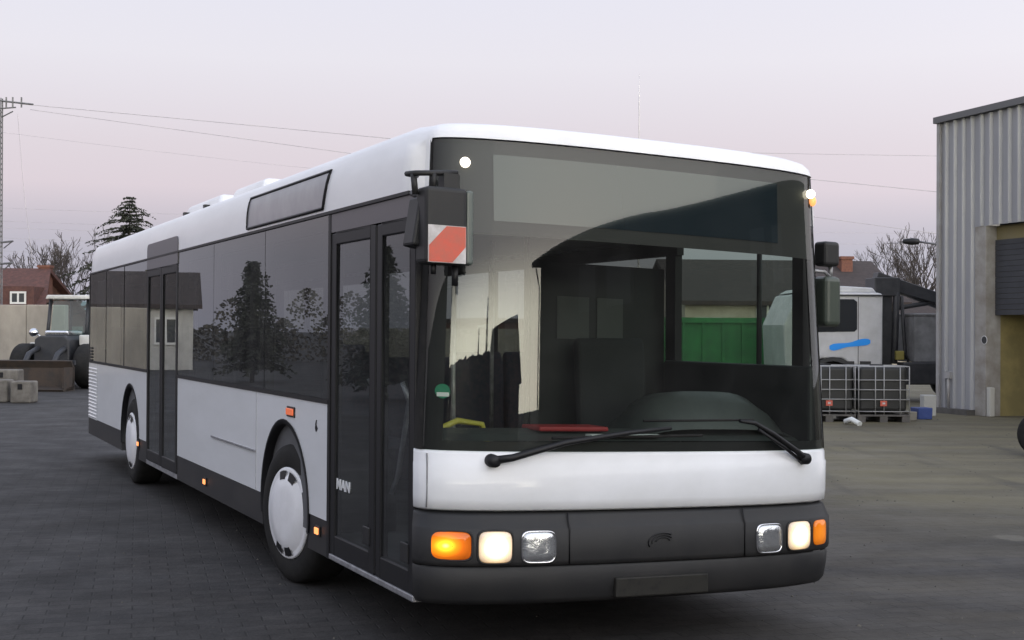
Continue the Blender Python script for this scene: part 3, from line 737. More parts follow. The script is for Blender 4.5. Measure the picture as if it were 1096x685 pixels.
# partition behind the driver
m = B(); m.box(.17, 1.19, 1.86, 1.90, .36, 2.12); pt = m.build('partition', darkin, bus)
m = B(); m.box(.36, .60, 1.852, 1.859, 1.62, 1.90); m.box(.66, .86, 1.852, 1.859, 1.62, 1.90); m.build('pane_reflection', mat('pane_reflection_grey', (.075, .082, .085), .5), pt)  # paler panels stand in for windows mirrored in the windscreen
m = B(); m.tube([(.15, 1.88, .36), (.15, 1.88, 2.33)], .018); m.build('handrail', darkin, bus)
m = B(); m.tube([(1.19, .78, 1.4), (1.19, .78, 2.3)], .016, 6); m.build('handrail', darkin, bus)
m = B(); m.box(1.13, 1.19, .22, 1.78, .95, 1.50); m.build('cab_sill', darkin, bus, bevel=.02)
# dashboard and steering wheel
m = B()
rows = []
for v, z0, z1, xw in ((.30, .95, 1.07, 1.12), (.42, .95, 1.10, 1.14), (.55, .95, 1.12, 1.14), (.66, .9, 1.05, 1.14)):
    rows.append([(-xw, v, z0), (-xw, v, z1), (.0, v, z1), (xw, v, z1), (xw, v, z0)])
m.grid(rows, False); ds = m.build('dashboard', dashm, bus, fix=False)
m = B(); rows = []
for v, zt_ in ((.36, 1.13), (.44, 1.28), (.55, 1.335), (.72, 1.32), (.84, 1.20)):
    rows.append([(x, v, 1.08 + (zt_ - 1.08)*max(0, 1 - abs((x - .62)/.50)**4)) for x in [.12 + 1.0*i/16 for i in range(17)]])
m.grid(rows); m.build('cowl', dashm, ds, fix=False)
m = B(); c = Vector((.66, 1.0, 1.16)); ax = Matrix.Rotation(R(-28), 3, 'X'); pts = []
for i in range(33):
    a = 2*PI*i/32; pts.append(c + ax @ Vector((.22*math.cos(a), .22*math.sin(a), 0)))
m.tube(pts, .016, 8, cap=False)
for a in (R(90), R(210), R(330)): m.tube([c - Vector((0, .0, .03)), c + ax @ Vector((.22*math.cos(a), .22*math.sin(a), 0))], .014, 6)
m.tube([c - Vector((0, 0, .02)), (.66, .72, .85)], .03); m.build('steering_wheel', black, bus)
def seat(x, v, z, name='seat', mt=seatm, wid=.42):
    m = MB(); h = wid/2
    m.box(-h, h, -.40, .02, 0, .09)
    p = [(-.02, .06), (.05, .05), (.12, .66), (.07, .70), (.03, .66)]
    m.prism(p, lambda a, b, t: (t, a, b), -h, h)
    m.box(-.05, .05, -.25, -.1, -.42, 0)
    o = m.build(name, mt, bus, bevel=.02, loc=(x, v, z)); return o
seat(.66, 1.62, .92, 'driver_seat', mat('driver_fabric', (.03, .032, .036), .9), .5)
base = None
for (x, v, z) in [(sx_*xx, vv, zz) for vv, zz in ((3.4, .80), (4.3, .72), (5.2, .72), (7.9, .80), (8.9, .92), (9.8, .98), (10.7, .98)) for sx_ in (-1, 1) for xx in (.95, .50)]:
    if x < 0 and 5.9 < v < 7.8: continue
    if base is None: base = seat(x, v, z)
    else:
        o = base.copy(); col.objects.link(o); o.location = (x, v, z)
for x, v in ((-.42, 1.75), (-.42, 3.0), (.42, 3.0), (-.40, 6.0), (-.40, 7.7), (.42, 6.8), (-.38, 9.4), (.38, 9.4)):
    m = B(); m.tube([(x, v, .36), (x, v, 2.33)], .016); m.build('grab_pole', alu, bus)
m = B(); m.tube([(-1.05, .62, 1.0), (-1.0, .62, 1.10), (-.86, .66, 1.15), (-.70, .70, 1.13), (-.62, .72, .9)], .017); m.build('handrail', yellowr, bus)
for s in (-1, 1):
    m = B(); m.tube([(s*.45, 2.0, 2.2), (s*.45, 11.3, 2.2)], .014); m.build('handrail', alu, bus)
# loose things lying on the dashboard are things of their own
BM = bus.matrix_basis
def on_bus(mb, name, mt, **k):
    bpy.context.view_layer.update(); mb.x = None
    mw = Matrix.Translation(bus.location) @ Matrix.Rotation(R(TH), 4, 'Z') @ SHEAR
    mb.v = [mw @ v for v in mb.v]; return mb.build(name, mt, **k)
m = MB(); m.box(-.50, -.08, .40, .62, 1.112, 1.137)
tag(on_bus(m, 'folder', redm, bevel=.008), 'red flat folder lying on the bus dashboard behind the windscreen', 'folder')
m = MB(); m.box(-.24, .20, .30, .37, 1.092, 1.102)
tag(on_bus(m, 'paper_sheet', paperm), 'white strip of paper lying at the foot of the bus windscreen', 'paper')

# ================================================================== BACKGROUND THINGS
concrete = mat('concrete', (.30, .285, .25), .85, c2=(.20, .185, .16), scale=2.2, bump=.25, bscale=12)
sandw = mat('weathered_wall', (.37, .335, .285), .9, c2=(.27, .245, .21), scale=1.1, bump=.3, bscale=8, stretch=(1, 1, .6))
brickm = mat('chimney_brick', (.21, .085, .055), .85, c2=(.13, .06, .045), scale=16)
redroof = mat('red_roof_tiles', (.115, .048, .038), .8, c2=(.070, .034, .030), scale=5, bump=.4, bscale=30)
darkroof = mat('dark_roof_tiles', (.050, .036, .032), .85, c2=(.034, .026, .025), scale=5, bump=.4, bscale=30)
plaster = mat('cream_plaster', (.46, .42, .34), .85, c2=(.36, .32, .25), scale=1.5)
plasterw = mat('white_plaster', (.58, .57, .54), .85, c2=(.45, .44, .41), scale=1.5)
redbrick = mat('facade_brick', (.17, .085, .06), .9, c2=(.11, .06, .045), scale=9, bump=.3, bscale=30)
framew = mat('window_frame_white', (.65, .65, .63), .5)
bark = mat('bark', (.050, .042, .038), .9, c2=(.030, .026, .024), scale=20)
twigm = mat('bare_twigs', (.075, .062, .055), .9, c2=(.045, .038, .036), scale=2)
needle = mat('needles', (.060, .064, .050), .9, c2=(.034, .038, .030), scale=1.6, spec=.1)
steel = mat('galvanised_steel', (.20, .20, .21), .55, metal=.4, c2=(.13, .13, .135), scale=10)
wirem = mat('wire_metal', (.42, .40, .43), .6)

def house(loc, rz, wx, dy, eave, ridge, wallm, roofm, wins, label, chim=None, over=.35, group=None, hip=0):
    """ridge along local x; wins: (face 'f' front/-y or 'l' left gable/-x or 'r', u, z0, w, h)"""
    t = empty('house', loc, rz); tag(t, label, 'house', group)
    m = MB(); hx, hy = wx/2, dy/2
    m.prism([(-hy, 0), (hy, 0), (hy, eave), (0, ridge), (-hy, eave)], lambda a, b, c: (c - math.copysign(hip*1.15*max(0, (b - eave)/(ridge - eave)), c), a, b), -hx, hx); m.build('wall', wallm, t)
    m = MB(); sl = (ridge - eave)/hy; e = over
    p = [(-hy - e, eave - e*sl), (0, ridge), (hy + e, eave - e*sl), (hy + e, eave - e*sl + .16), (0, ridge + .2), (-hy - e, eave - e*sl + .16)]
    m.prism([(a, b + .02) for a, b in p], lambda a, b, c: (c - math.copysign(hip*max(0, min(1, (b - eave)/(ridge - eave))), c), a, b), -hx - e, hx + e); rf = m.build('roof', roofm, t)
    if chim:
        cx, cy, cw, ct = chim
        m = MB(); m.box(cx - cw/2, cx + cw/2, cy - .3, cy + .3, ridge - 1.2, ct); m.box(cx - cw/2 - .05, cx + cw/2 + .05, cy - .35, cy + .35, ct, ct + .12); m.build('chimney', brickm, rf)
    for f, u, z0, w_, h_ in wins:
        def P(a, o, z): return {'f': (a, -hy - o, z), 'l': (-hx - o, -a, z), 'r': (hx + o, a, z), 'd': (a, -hy*.86 - o, z)}[f]
        def bx(m, a0, a1, z0, z1, o0, o1):
            c0 = P(a0, o0, z0); c1 = P(a1, o1, z1); m.box(min(c0[0], c1[0]), max(c0[0], c1[0]), min(c0[1], c1[1]), max(c0[1], c1[1]), z0, z1)
        if f == 'd':
            m = MB(); bx(m, u - w_/2 - .35, u + w_/2 + .35, z0 - .5, z0 + h_ + .25, -2.0, .0); dm = m.build('dormer', wallm if False else roofm, rf)
        m = MB(); k = .09
        bx(m, u - w_/2, u + w_/2, z0, z0 + k, .0, .07); bx(m, u - w_/2, u + w_/2, z0 + h_ - k, z0 + h_, .0, .07)
        for a in (-w_/2, -.04, w_/2 - .08): bx(m, u + a, u + a + .08, z0 + k, z0 + h_ - k, .0, .065)
        if w_ > 1.5:
            for a in (-w_/4 - .04, w_/4 - .04): bx(m, u + a, u + a + .08, z0 + k, z0 + h_ - k, .0, .06)
        wn = m.build('window', framew, t)
        m = MB(); bx(m, u - w_/2 + .05, u + w_/2 - .05, z0 + .05, z0 + h_ - .05, .01, .03); m.build('pane', houseg, wn)
    return t

# ---- left: house behind the wall
D = 62
house((at(-9, D), D + 4, 0), R(3), 4.0, 8, 2.1, zat(291, D), redbrick, redroof,
      [('d', .85, 2.78, .75, .60)], 'brick house with red tiled roof and small white dormer window, at the left edge', chim=(1.0, .3, .55, zat(285, D)), hip=1.0)
# ---- concrete wall
D = 43
m = MB(); x0, x1 = -25, at(70, D)
for i in range(8):
    a = x0 + (x1 - x0)*i/8; b = x0 + (x1 - x0)*(i+1)/8 - .008; m.box(a, b, D, D + .35, 0, 2.42 + random.uniform(-.02, .02))
tag(m.build('retaining_wall', sandw, bevel=.03), 'weathered sand coloured concrete wall behind the wheel loader', 'wall')
m = MB(); m.box(at(70, 44) + .1, 3, 44, 44.3, 0, 1.7); tag(m.build('yard_wall', concrete), 'low grey concrete wall seen through the rear of the bus', 'wall')
# ---- concrete blocks
blockm = mat('stained_concrete', (.22, .205, .18), .9, c2=(.12, .11, .095), scale=3.5, bump=.3, bscale=14)
def block(px0, px1, d, z0, h_, rz, label, dep=.45):
    t = empty('concrete_block', ((at(px0, d) + at(px1, d))/2, d, z0), rz); tag(t, label, 'block', 'concrete blocks by the loader')
    w_ = (at(px1, d) - at(px0, d))/2
    m = MB(); m.box(-w_, w_, 0, dep, 0, h_); m.build('body', blockm, t, bevel=.04, seg=3)
    m = MB(); m.box(-.05, .05, -.012, .02, h_ - .18, h_ - .06); m.build('lifting_slot', black, t)
block(-26, 8.5, 28.8, 0, .50, R(2), 'concrete block at the left edge of the picture, cut off by the frame')
block(11, 33, 28.6, 0, .48, R(-3), 'concrete block nearest the bus, in front of the rusty loader bucket')
block(-16, 19, 29.6, 0, .70, R(1), 'taller concrete block at the back, just behind the other two')

# ---- wheel loader
Dl = 36.2; lx = at(70, Dl)
ld = empty('wheel_loader', (lx - .02, Dl, 0), R(-6)); ld.scale = (1.12, 1.06, 1.0); tag(ld, 'white and grey wheel loader with rusty bucket lowered and glazed cab facing the camera', 'wheel loader')
lw_ = mat('loader_white', (.66, .66, .64), .5, c2=(.5, .49, .46), scale=3); lg = mat('loader_grey', (.022, .025, .032), .5, c2=(.035, .036, .04), scale=4)
rust = mat('rusty_steel', (.032, .027, .023), .75, c2=(.058, .041, .030), scale=5, bump=.2, bscale=25)
m = MB(); m.prism([(-.72, 1.10), (.72, 1.10), (.66, 2.44), (-.66, 2.44)], lambda a, b, c: (a, c, b), .62, .68)
m = MB()
for a, b in (((-.74, .60, 1.10), (-.68, .72, 2.46)), ((.74, .60, 1.10), (.68, .72, 2.46)), ((-.70, 1.9, 1.1), (-.62, 1.85, 2.46)), ((.70, 1.9, 1.1), (.62, 1.85, 2.46)), ((.30, .60, 1.1), (.30, .72, 2.46))): m.tube([a, b], .045, 6)
m.box(-.72, .72, .58, 2.0, .95, 1.12); m.build('cab', lg, ld)
m = MB(); m.prism([(-.74, 2.46), (.74, 2.46), (.70, 2.58), (-.70, 2.58)], lambda a, b, c: (a, c, b), .50, 2.0); rfl = m.build('roof', lw_, ld, bevel=.03)
m = MB(); m.lathe([(.07, 0), (.075, .1), (.05, .16), (0, .17)], 12, 'z', (.45, 1.0, 2.58)); m.build('beacon', mat('beacon_orange', (.55, .12, .03), .3), rfl)
for a, b in ((-.66, .27), (.33, .66)):
    m = MB(); m.quad((a, .62, 1.14), (b, .62, 1.14), (b*.93, .72, 2.42), (a*.93, .72, 2.42)); m.build('window', clearg, ld, fix=False)
m = MB(); m.quad((-.66, 1.86, 1.14), (.66, 1.86, 1.14), (.62, 1.84, 2.42), (-.62, 1.84, 2.42)); m.build('window', clearg, ld, fix=False)
m = MB(); m.box(-.22, .22, 1.35, 1.75, 1.12, 1.30); m.box(-.22, .22, 1.62, 1.75, 1.3, 1.85); m.build('operator_seat', black, ld, bevel=.03)
m = MB(); m.prism([(-.46, .55), (.46, .55), (.44, 1.34), (.32, 1.44), (-.32, 1.44), (-.44, 1.34)], lambda a, b, c: (a, c, b), -.75, .60); m.build('hood', lg, ld, bevel=.04)
m = MB(); m.box(-.30, .30, -.5, .4, 1.43, 1.58); m.build('engine_cover', chrome, ld, bevel=.05, seg=3)
m = MB(); m.box(.52, .98, -.35, 1.9, 1.18, 1.46); m.box(-1.0, -.52, .2, 1.9, 1.16, 1.24); m.build('mudguard', lw_, ld, bevel=.03)
for sx_ in (-1, 1):
    m = MB(); m.tube([(sx_*.62, .2, 1.35), (sx_*.80, .12, 1.50)], .025, 6); m.lathe([(0, -.10), (.09, -.06), (.12, .0), (.12, .03), (0, .03)], 16, 'y', (sx_*.84, .08, 1.52)); m.build('headlight', chrome, ld)
    m = MB(); m.tube([(sx_*.32, -.6, 1.15), (sx_*.36, -1.2, .95), (sx_*.36, -1.55, .55)], .07, 8); m.build('lift_arm', lg, ld)
for sx_ in (-1, 1):
    for y in (-.35, 1.65):
        m = MB(); m.lathe([(.26, -.20), (.42, -.22), (.57, -.20), (.61, -.15), (.61, .15), (.57, .20), (.42, .22), (.26, .20)], 28, 'x'); wl = m.build('wheel', rubber, ld, loc=(sx_*.80, y, .61))
        m = MB(); m.lathe([(.25, -.14), (.25, .12), (.10, .15), (0, .15)], 20, 'x'); m.build('rim', lw_, wl)
m = MB(); pr = [(0, .10), (.10, .02), (.62, .0), (.66, .05), (.14, .12), (.10, .60), (.20, .78), (.16, .80), (.02, .62)]
m.prism([(-1.55 - b, z) for b, z in [(-a, c) for a, c in pr]] if False else [(-1.60 - a, z) for a, z in pr], lambda a, b, c: (c, a, b), -1.12, .96)
for sx_ in (-1.12, .92): m.box(sx_, sx_ + .04, -2.2, -1.6, .0, .62)
m.build('bucket', rust, ld)
m = MB(); m.box(-1.14, .98, -1.66, -1.58, .68, .80); m.build('bucket_edge', lg, ld)
m = MB(); m.box(-1.15, -.75, -.2, .5, 1.02, 1.09); m.build('step_plate', lg, ld)

# ---- trees
def bare_tree(loc, H, spread, label, seed, lean=0, n0=5, group=None, thick=1.0):
    rnd = random.Random(seed); t = empty('bare_tree', loc); tag(t, label, 'tree', group)
    tr, cr = MB(), MB()
    def grow(p, d, ln, r, lev):
        mid = p + d*ln*.5 + Vector((rnd.uniform(-1, 1), rnd.uniform(-1, 1), rnd.uniform(-.3, .6)))*ln*.06
        q = p + d*ln
        (tr if lev < 2 else cr).tube([p, mid, q], r, 5 if lev < 2 else 3, r*.62, cap=False)
        if lev >= 6 or r < .004: return
        k = rnd.choice((2, 3, 3)) if lev < 5 else 2
        if lev == 0: k = n0
        for i in range(k):
            ax = Vector((rnd.uniform(-1, 1), rnd.uniform(-1, 1), rnd.uniform(-.2, .8)))
            nd = (d*(1.0 if lev else 1.1) + ax*(.75 if lev else spread)).normalized()
            if lev > 2: nd = (nd + Vector((0, 0, .15))).normalized()
            start = p + d*ln*rnd.uniform(.55, 1.0) if i else q
            grow(start, nd, ln*rnd.uniform(.58, .80), max(.010*thick, r*.55), lev + 1)
    grow(Vector((0, 0, 0)), Vector((lean, 0, 1)).normalized(), H*.30, H*.018, 0)
    tr.build('trunk', bark, t, fix=False); cr.build('crown', twigm, t, fix=False)
    return t
def conifer(loc, H, W, label, seed, group=None, ragged=.3, cat='tree', zb=.12):
    rnd = random.Random(seed); t = empty('conifer_tree', loc); tag(t, label, cat, group)
    m = MB(); m.tube([(0, 0, 0), (0, 0, H*.6), (0, 0, H*.97)], H*.018, 7, .02); m.build('trunk', bark, t)
    m = MB(); z = H*zb
    while z < H*.985:
        f = (H - z)/(H*(1 - zb)); L_ = W*(f**.8)*.5 + .08
        nb = rnd.randint(6, 9)
        a0 = rnd.uniform(0, 6.28)
        for b in range(nb):
            a = a0 + 2*PI*b/nb + rnd.uniform(-.25, .25); ln = L_*rnd.uniform(1 - ragged*1.4, 1 + ragged*.7)
            dirv = Vector((math.cos(a), math.sin(a), 0)); sd_ = Vector((-math.sin(a), math.cos(a), 0))
            ns = max(3, int(ln/.11)); up = rnd.uniform(.05, .30)
            for s_ in range(ns):
                u = (s_ + .6)/ns; p = Vector((0, 0, z)) + dirv*ln*u + Vector((0, 0, up*ln*u - .35*ln*u*u))
                for sgn in (-1, 1, 0):
                    wdt = .035 + .03*rnd.random(); l2 = (.14 + .24*(1 - u))*min(1, .4 + L_*.35)*rnd.uniform(.7, 1.3)
                    tip = p + dirv*l2*.7 + sd_*sgn*l2*.75 + Vector((rnd.uniform(-.05, .05), rnd.uniform(-.05, .05), rnd.uniform(-.14, .05)))
                    nrm = Vector((rnd.uniform(-1, 1), rnd.uniform(-1, 1), rnd.uniform(-.6, 1))).normalized()*wdt
                    m.face([m.vert(q_) for q_ in (p + nrm, (p + tip)/2 + nrm*.9, tip, p - nrm)])
        z += H*.017 + .045*rnd.random()
    m.build('crown', needle, t, fix=False)
    return t
D = 66
conifer((at(138, D), D, 0), zat(211, D), 6.8, 'dark conifer rising behind the roof of the bus, right of the bare tree', 5, ragged=.6, zb=.3)
D = 72
bare_tree((at(74, D), D, 0), 7.6, 1.25, 'bare round crowned tree behind the wheel loader', 11, n0=11, thick=1.5)
bare_tree((at(104, D), D + 6, 0), 6.4, 1.2, 'smaller bare tree partly hidden by the rear of the bus', 31, n0=9, thick=1.5)

# ---- railway mast and wires
D = 60; mx = at(-2.5, D)
mt_ = empty('catenary_mast', (mx, D, 0)); tag(mt_, 'grey lattice railway mast with cross arms at the left edge', 'mast')
zt = zat(108, D)
m = MB(); hw_ = .12
for sx_ in (-1, 1):
    for sy_ in (-1, 1): m.tube([(sx_*hw_*1.2, sy_*hw_*1.2, 0), (sx_*hw_*.8, sy_*hw_*.8, zt)], .032, 4)
k = 0; z = .2
while z < zt - .5:
    for sy_ in (-1, 1): m.tube([(-hw_, sy_*hw_, z), (hw_, sy_*hw_, z + .45)], .018, 4); m.tube([(hw_, sy_*hw_, z), (-hw_, sy_*hw_, z + .45)], .018, 4)
    z += .48
m.build('lattice', steel, mt_)
m = MB(); m.tube([(-.2, 0, zt - .1), (1.55, 0, zt - .28)], .045, 5); m.tube([(-.2, 0, zt - .5), (.75, 0, zt - .42)], .035, 5)
for x_ in (.3, .6, 1.0): m.tube([(x_, 0, zt - .42), (x_, 0, zt + .05)], .04, 5)
m.tube([(.05, 0, zt - .9), (.62, 0, zt - .6)], .03, 4); m.build('cross_arm', steel, mt_)
for py in (263, 286):
    z = zat(py, D); m = MB(); m.tube([(0, 0, z), (.75, -.2, z + .06)], .05, 5); m.tube([(.25, 0, z - .25), (.7, -.2, z + .04)], .03, 4); m.build('bracket', steel, mt_)
def wire(a, b, r, sag, label, name='overhead_wire'):
    (xa, ya, da), (xb, yb, db_) = a, b
    A = Vector((at(xa, da), da, zat(ya, da, xa))); Bv = Vector((at(xb, db_), db_, zat(yb, db_, xb))); n = 24
    m = MB(); m.tube([A.lerp(Bv, i/n) - Vector((0, 0, sag*4*(i/n)*(1 - i/n))) for i in range(n + 1)], r, 5)
    tag(m.build(name, wirem), label, 'wire', 'overhead railway wires')
wire((20, 111, 60), (1090, 214, 60), .016, -.05, 'highest wire leaving the lattice mast and passing behind the bus to the hall')
wire((30, 117, 60), (1090, 262, 60), .014, .0, 'second wire leaving the lattice mast just below the highest one')
wire((560, 158, 85), (1300, 170, 85), .016, .1, 'level wire high in the sky between the bus roof and the hall')
wire((-40, 136, 90), (620, 206, 90), .010, .3, 'faint sloping wire between the two upper wires and the conifer top')
for py, q_ in ((222, 'topmost'), (236, 'second'), (243, 'third'), (254, 'fourth'), (268, 'lowest')):
    wire((-60, py - 2, 95), (700, py + 18, 95), .011, .2, '%s of the five faint level railway wires left of the conifer' % q_)
for py, q_ in ((247, 'upper'), (259, 'lower')):
    wire((600, py - 2, 95), (1200, py + 3, 95), .010, .1, '%s of the two faint wires above the dark roofed house' % q_)
m = MB(); m.tube([(at(17, 60), 60, zat(125, 60)), (at(24, 60), 60, zat(205, 60)), (at(34, 60), 60, zat(282, 60))], .012, 5)
tag(m.build('hanging_cable', wirem), 'slack cable hanging down beside the lattice mast', 'cable')
D = 46; m = MB(); m.lathe([(.035, 0), (.022, zat(110, D)), (.010, zat(78, D))], 8, 'z', (at(683, D), D, 0))
tag(m.build('antenna_pole', mat('pole_pale', (.62, .60, .62), .6)), 'very thin pale pole rising behind the bus roof', 'pole')

# ---- right: house with dark roof, trees, lamp
D = 50
house((at(842, D), D + 4.5, 0), R(4), 8.4, 8.5, zat(322, D), zat(276, D), plaster, darkroof,
      [('f', -3.3, 1.0, 1.0, 1.2), ('f', -1.0, 1.9, .9, .9), ('f', .3, 1.9, .9, .9), ('f', 2.4, 1.0, 1.1, 1.2)], 'house with dark brown roof and red brick chimney behind the white truck', chim=(3.1, -1.0, .46, zat(270, D)))
D = 58
house((at(985, D), D + 6, 0), R(4), 6.5, 7, 2.2, zat(318, D), plaster, darkroof, [('f', 0, .8, 1, 1.1)], 'low dark roofed outbuilding between the truck crane and the hall')
for px, D, H, sd_, lab in ((955, 70, 7.2, 3, 'smaller bare tree behind the brick chimney'), (990, 64, 8.2, 8, 'tall bare tree beside the edge of the metal hall'), (972, 78, 7.0, 21, 'thin bare tree between the chimney and the tall bare tree')):
    bare_tree((at(px, D), D, 0), H, .7, lab, sd_, n0=6, group='bare trees beyond the truck', thick=1.2)
D = 40
t = empty('street_lamp', (at(1010, D), D, 0)); tag(t, 'street lamp with long arm and dark lamp head against the bare trees', 'street lamp')
zl = zat(257, D)
m = MB(); m.tube([(0, 0, 0), (0, 0, zl - .4)], .07, 8, .05); m.tube([(0, 0, zl - .4), (-.2, 0, zl - .05), (-.75, 0, zl + .02)], .035, 6); m.tube([(-.9, 0, zl), (-1.75, 0, zl - .03)], .012, 4); m.build('pole', steel, t)
m = MB(); m.lathe([(0, -.30), (.07, -.26), (.11, 0), (.09, .2), (0, .26)], 12, 'x', (-.98, 0, zl + .03)); m.build('lamp_head', black, t)

# houses seen through the glass behind the bus
D = 62
house((at(547, D), D + 3, 0), R(62), 5, 5, 2.0, zat(345, D), redbrick, darkroof, [('l', 0, .9, 1, 1.0)], 'small dark gabled house seen through the left part of the bus windscreen')
# ---- green container
D = 34
gc = mat('green_container_paint', (.015, .20, .045), .55, c2=(.012, .13, .035), scale=3)
t = empty('waste_container', (at(766, D), D, 0), R(3)); tag(t, 'green steel waste container standing behind the bus, seen through its windscreen', 'container')
m = MB(); m.prism([(-1.55, .15), (1.35, .15), (1.55, 1.95), (-1.55, 1.95)], lambda a, b, c: (a, c, b), 0, 1.9); m.build('body', gc, t)
m = MB()
for i in range(6): m.box(-1.40 + i*.52, -1.32 + i*.52, -.06, 0, .2, 1.88)
m.box(-1.6, 1.6, -.08, .02, 1.88, 2.02); m.build('rib', gc, t)
m = MB(); m.tube([(-1.3, -.1, .13), (-1.3, 2.0, .13)], .13, 10); m.tube([(1.15, -.1, .13), (1.15, 2.0, .13)], .13, 10); m.build('roller', rust, t)
m = MB(); rr_ = random.Random(4); rows = []
for i in range(22):
    row = []
    for j in range(44):
        u, v = (j - 21)*.085, (i - 10)*.12
        h_ = .62*math.exp(-((u + .3)/.85)**2 - (v/.8)**2) + .40*math.exp(-((u - .9)/.5)**2 - ((v - .1)/.7)**2) + .3*math.exp(-((u + 1.2)/.4)**2 - (v/.7)**2)
        row.append((at(790, 31) + u + rr_.uniform(-.03, .03), 31 + v, max(0, h_*(1 + rr_.uniform(-.16, .16)) - .04)))
    rows.append(row)
m.grid(rows, False)
for k in range(60):
    a_, r_ = rr_.uniform(0, 6.28), rr_.random()**.5*1.5; q = Vector((at(790, 31) + r_*math.cos(a_)*1.2, 31 + r_*math.sin(a_)*.7 - .2, .02)); e_ = rr_.uniform(.03, .10)
    q.z = max(0, .55*math.exp(-(r_/.9)**2)) + e_*.3
    m.box(q.x - e_, q.x + e_, q.y - e_*.7, q.y + e_*.8, q.z - e_, q.z + e_*.6)
tag(m.build('rubble_heap', sandw, fix=False), 'low heap of pale rubble in front of the green container', 'heap')

# ---- truck
D = 31
tk = empty('crane_truck', (at(945, D), D, 0), R(2)); tag(tk, 'white truck with blue paint stroke on its cab door and a dark loading crane', 'truck')
tw = mat('truck_white', (.60, .60, .61), .4, c2=(.50, .50, .50), scale=2.5, coat=.2); tdk = mat('truck_dark', (.022, .023, .026), .5, c2=(.04, .04, .042), scale=5)
zr = zat(313, D, 900); zb = zat(391, D, 900)
pr = [(-2.32, zb - .25), (-1.85, zb - .25), (-1.75, zb + .05), (-1.45, zb + .16), (-.95, zb + .16), (-.75, zb), (.0, zb), (.0, zr - .03), (-.12, zr), (-1.85, zr), (-2.05, zr - .05), (-2.38, zb + .95)]
m = MB(); m.prism(pr, lambda a, b, c: (a, c, b), 0, 2.25); cab = m.build('cab', tw, tk, bevel=.05, seg=3)
m = MB(); m.prism([(-2.0, zr), (-.10, zr), (-.2, zr + .12), (-1.0, zr + .16), (-1.8, zr + .10)], lambda a, b, c: (a, c, b), .15, 2.1); m.build('roof_cap', tw, tk, bevel=.03)
m = MB(); m.box(-2.0, .0, -.03, -.005, zr - .09, zr - .05); m.build('rain_rail', tdk, tk)
m = MB(); m.prism([(-2.05, zb + .78), (-.68, zb + .80), (-.62, zb + .86), (-.62, zr - .22), (-.70, zr - .16), (-1.80, zr - .16), (-1.95, zr - .25)], lambda a, b, c: (a, c, b), -.012, .02); wn = m.build('window', mat('truck_pane', (.022, .024, .026), .08, spec=.7), tk, bevel=.006)
m = MB(); m.box(-1.22, -1.06, -.016, -.012, zb + 1.0, zb + 1.28); m.build('mirror', mat('mirror_pale', (.35, .42, .40), .3), wn)
m = MB(); m.grid([[(-2.30, -.008, zb + .02), (-2.30, -.008, zb + .03)]] if False else [[(-.60, -.008, zb), (-.60, -.008, zr - .1)], [(-.585, -.008, zb), (-.585, -.008, zr - .1)]]); m.build('door_joint', tdk, tk, fix=False)
# blue brush stroke
m = MB(); top, bot = [], []
for i in range(21):
    f = i/20; x_ = -1.28 + .98*f; zz = zb + .46 + .05*math.sin(f*3.5 - 1) + .16*max(0, f - .55)
    hgt = .066 + .016*math.sin(f*9 + .6); end = min(1, f/.08, (1 - f)/.06)
    top.append((x_, zz + hgt*(.6 + .4*end))); bot.append((x_, zz - hgt*(.5 + .5*end)))
m.grid([[(a, -.012, z) for a, z in top], [(a, -.012, z) for a, z in bot]]); m.build('paint_stroke', mat('blue_paint', (.015, .32, .95), .5), tk, fix=False)
for x_ in (-.82, -.42):
    m = MB(); m.box(x_ - .13, x_ + .13, -.02, .0, zb + .02 - .02, zb + .10); m.build('vent', tdk, tk)
m = MB(); m.box(-2.36, -1.95, -.03, .1, zb - .42, zb - .27); m.build('indicator', redpl, tk)
m = MB(); m.tube([(-1.95, -.02, zb + .86), (-1.98, -.25, zb + .72)], .03, 6); m.box(-2.05, -1.9, -.36, -.2, zb + .32, zb + .78); m.build('door_mirror', tdk, tk, bevel=.03)
m = MB(); m.lathe([(.10, 0), (.10, .05), (.09, .06), (.09, .17), (.06, .21), (0, .22)], 14, 'z', (-1.02, .5, zr + .15)); m.build('beacon', mat('beacon_lens', (.75, .16, .05), .3), tk)
m = MB(); q = [(-1.20 + .62*math.cos(PI*i/12), zb - .42 + .62*math.sin(PI*i/12)) for i in range(13)] + [(-1.20 + .52*math.cos(PI*i/12), zb - .42 + .52*math.sin(PI*i/12)) for i in range(12, -1, -1)]
m.prism(q, lambda a, b, c: (a, c, b), -.06, .5); m.build('mudguard', tdk, tk)
m = MB(); m.box(-2.2, 6, .55, 1.7, .55, .85); m.box(.5, 2.0, .02, .5, .42, .95); m.box(2.2, 3.2, .02, .5, .45, .9); m.build('chassis', tdk, tk, bevel=.03)
for x_ in (-1.20, 2.35, 3.6):
    for y in (.18, 2.0):
        m = MB(); m.lathe([(.28, -.14), (.36, -.16), (.44, -.14), (.48, -.10), (.48, .10), (.44, .14), (.36, .16), (.28, .14)], 28, 'y'); wl = m.build('wheel', rubber, tk, loc=(x_, y, .48))
        m = MB(); m.lathe([(.29, -.10), (.29, -.06), (.12, -.12), (0, -.12)], 20, 'y'); m.build('rim', tdk, wl)
m = MB(); z0 = zat(298, D, 945)
m.box(.10, .46, .7, 1.3, .8, z0 - .25); m.box(.0, .62, .62, 1.4, z0 - .4, z0 + .05); m.tube([(.50, .7, .9), (.56, .7, z0 - .3)], .09, 8); m.tube([(.75, .6, 1.0), (.68, .7, z0 - .4)], .05, 8)
m.build('crane_column', tdk, tk, bevel=.03)
m = MB(); z1 = zat(328, D, 1003)
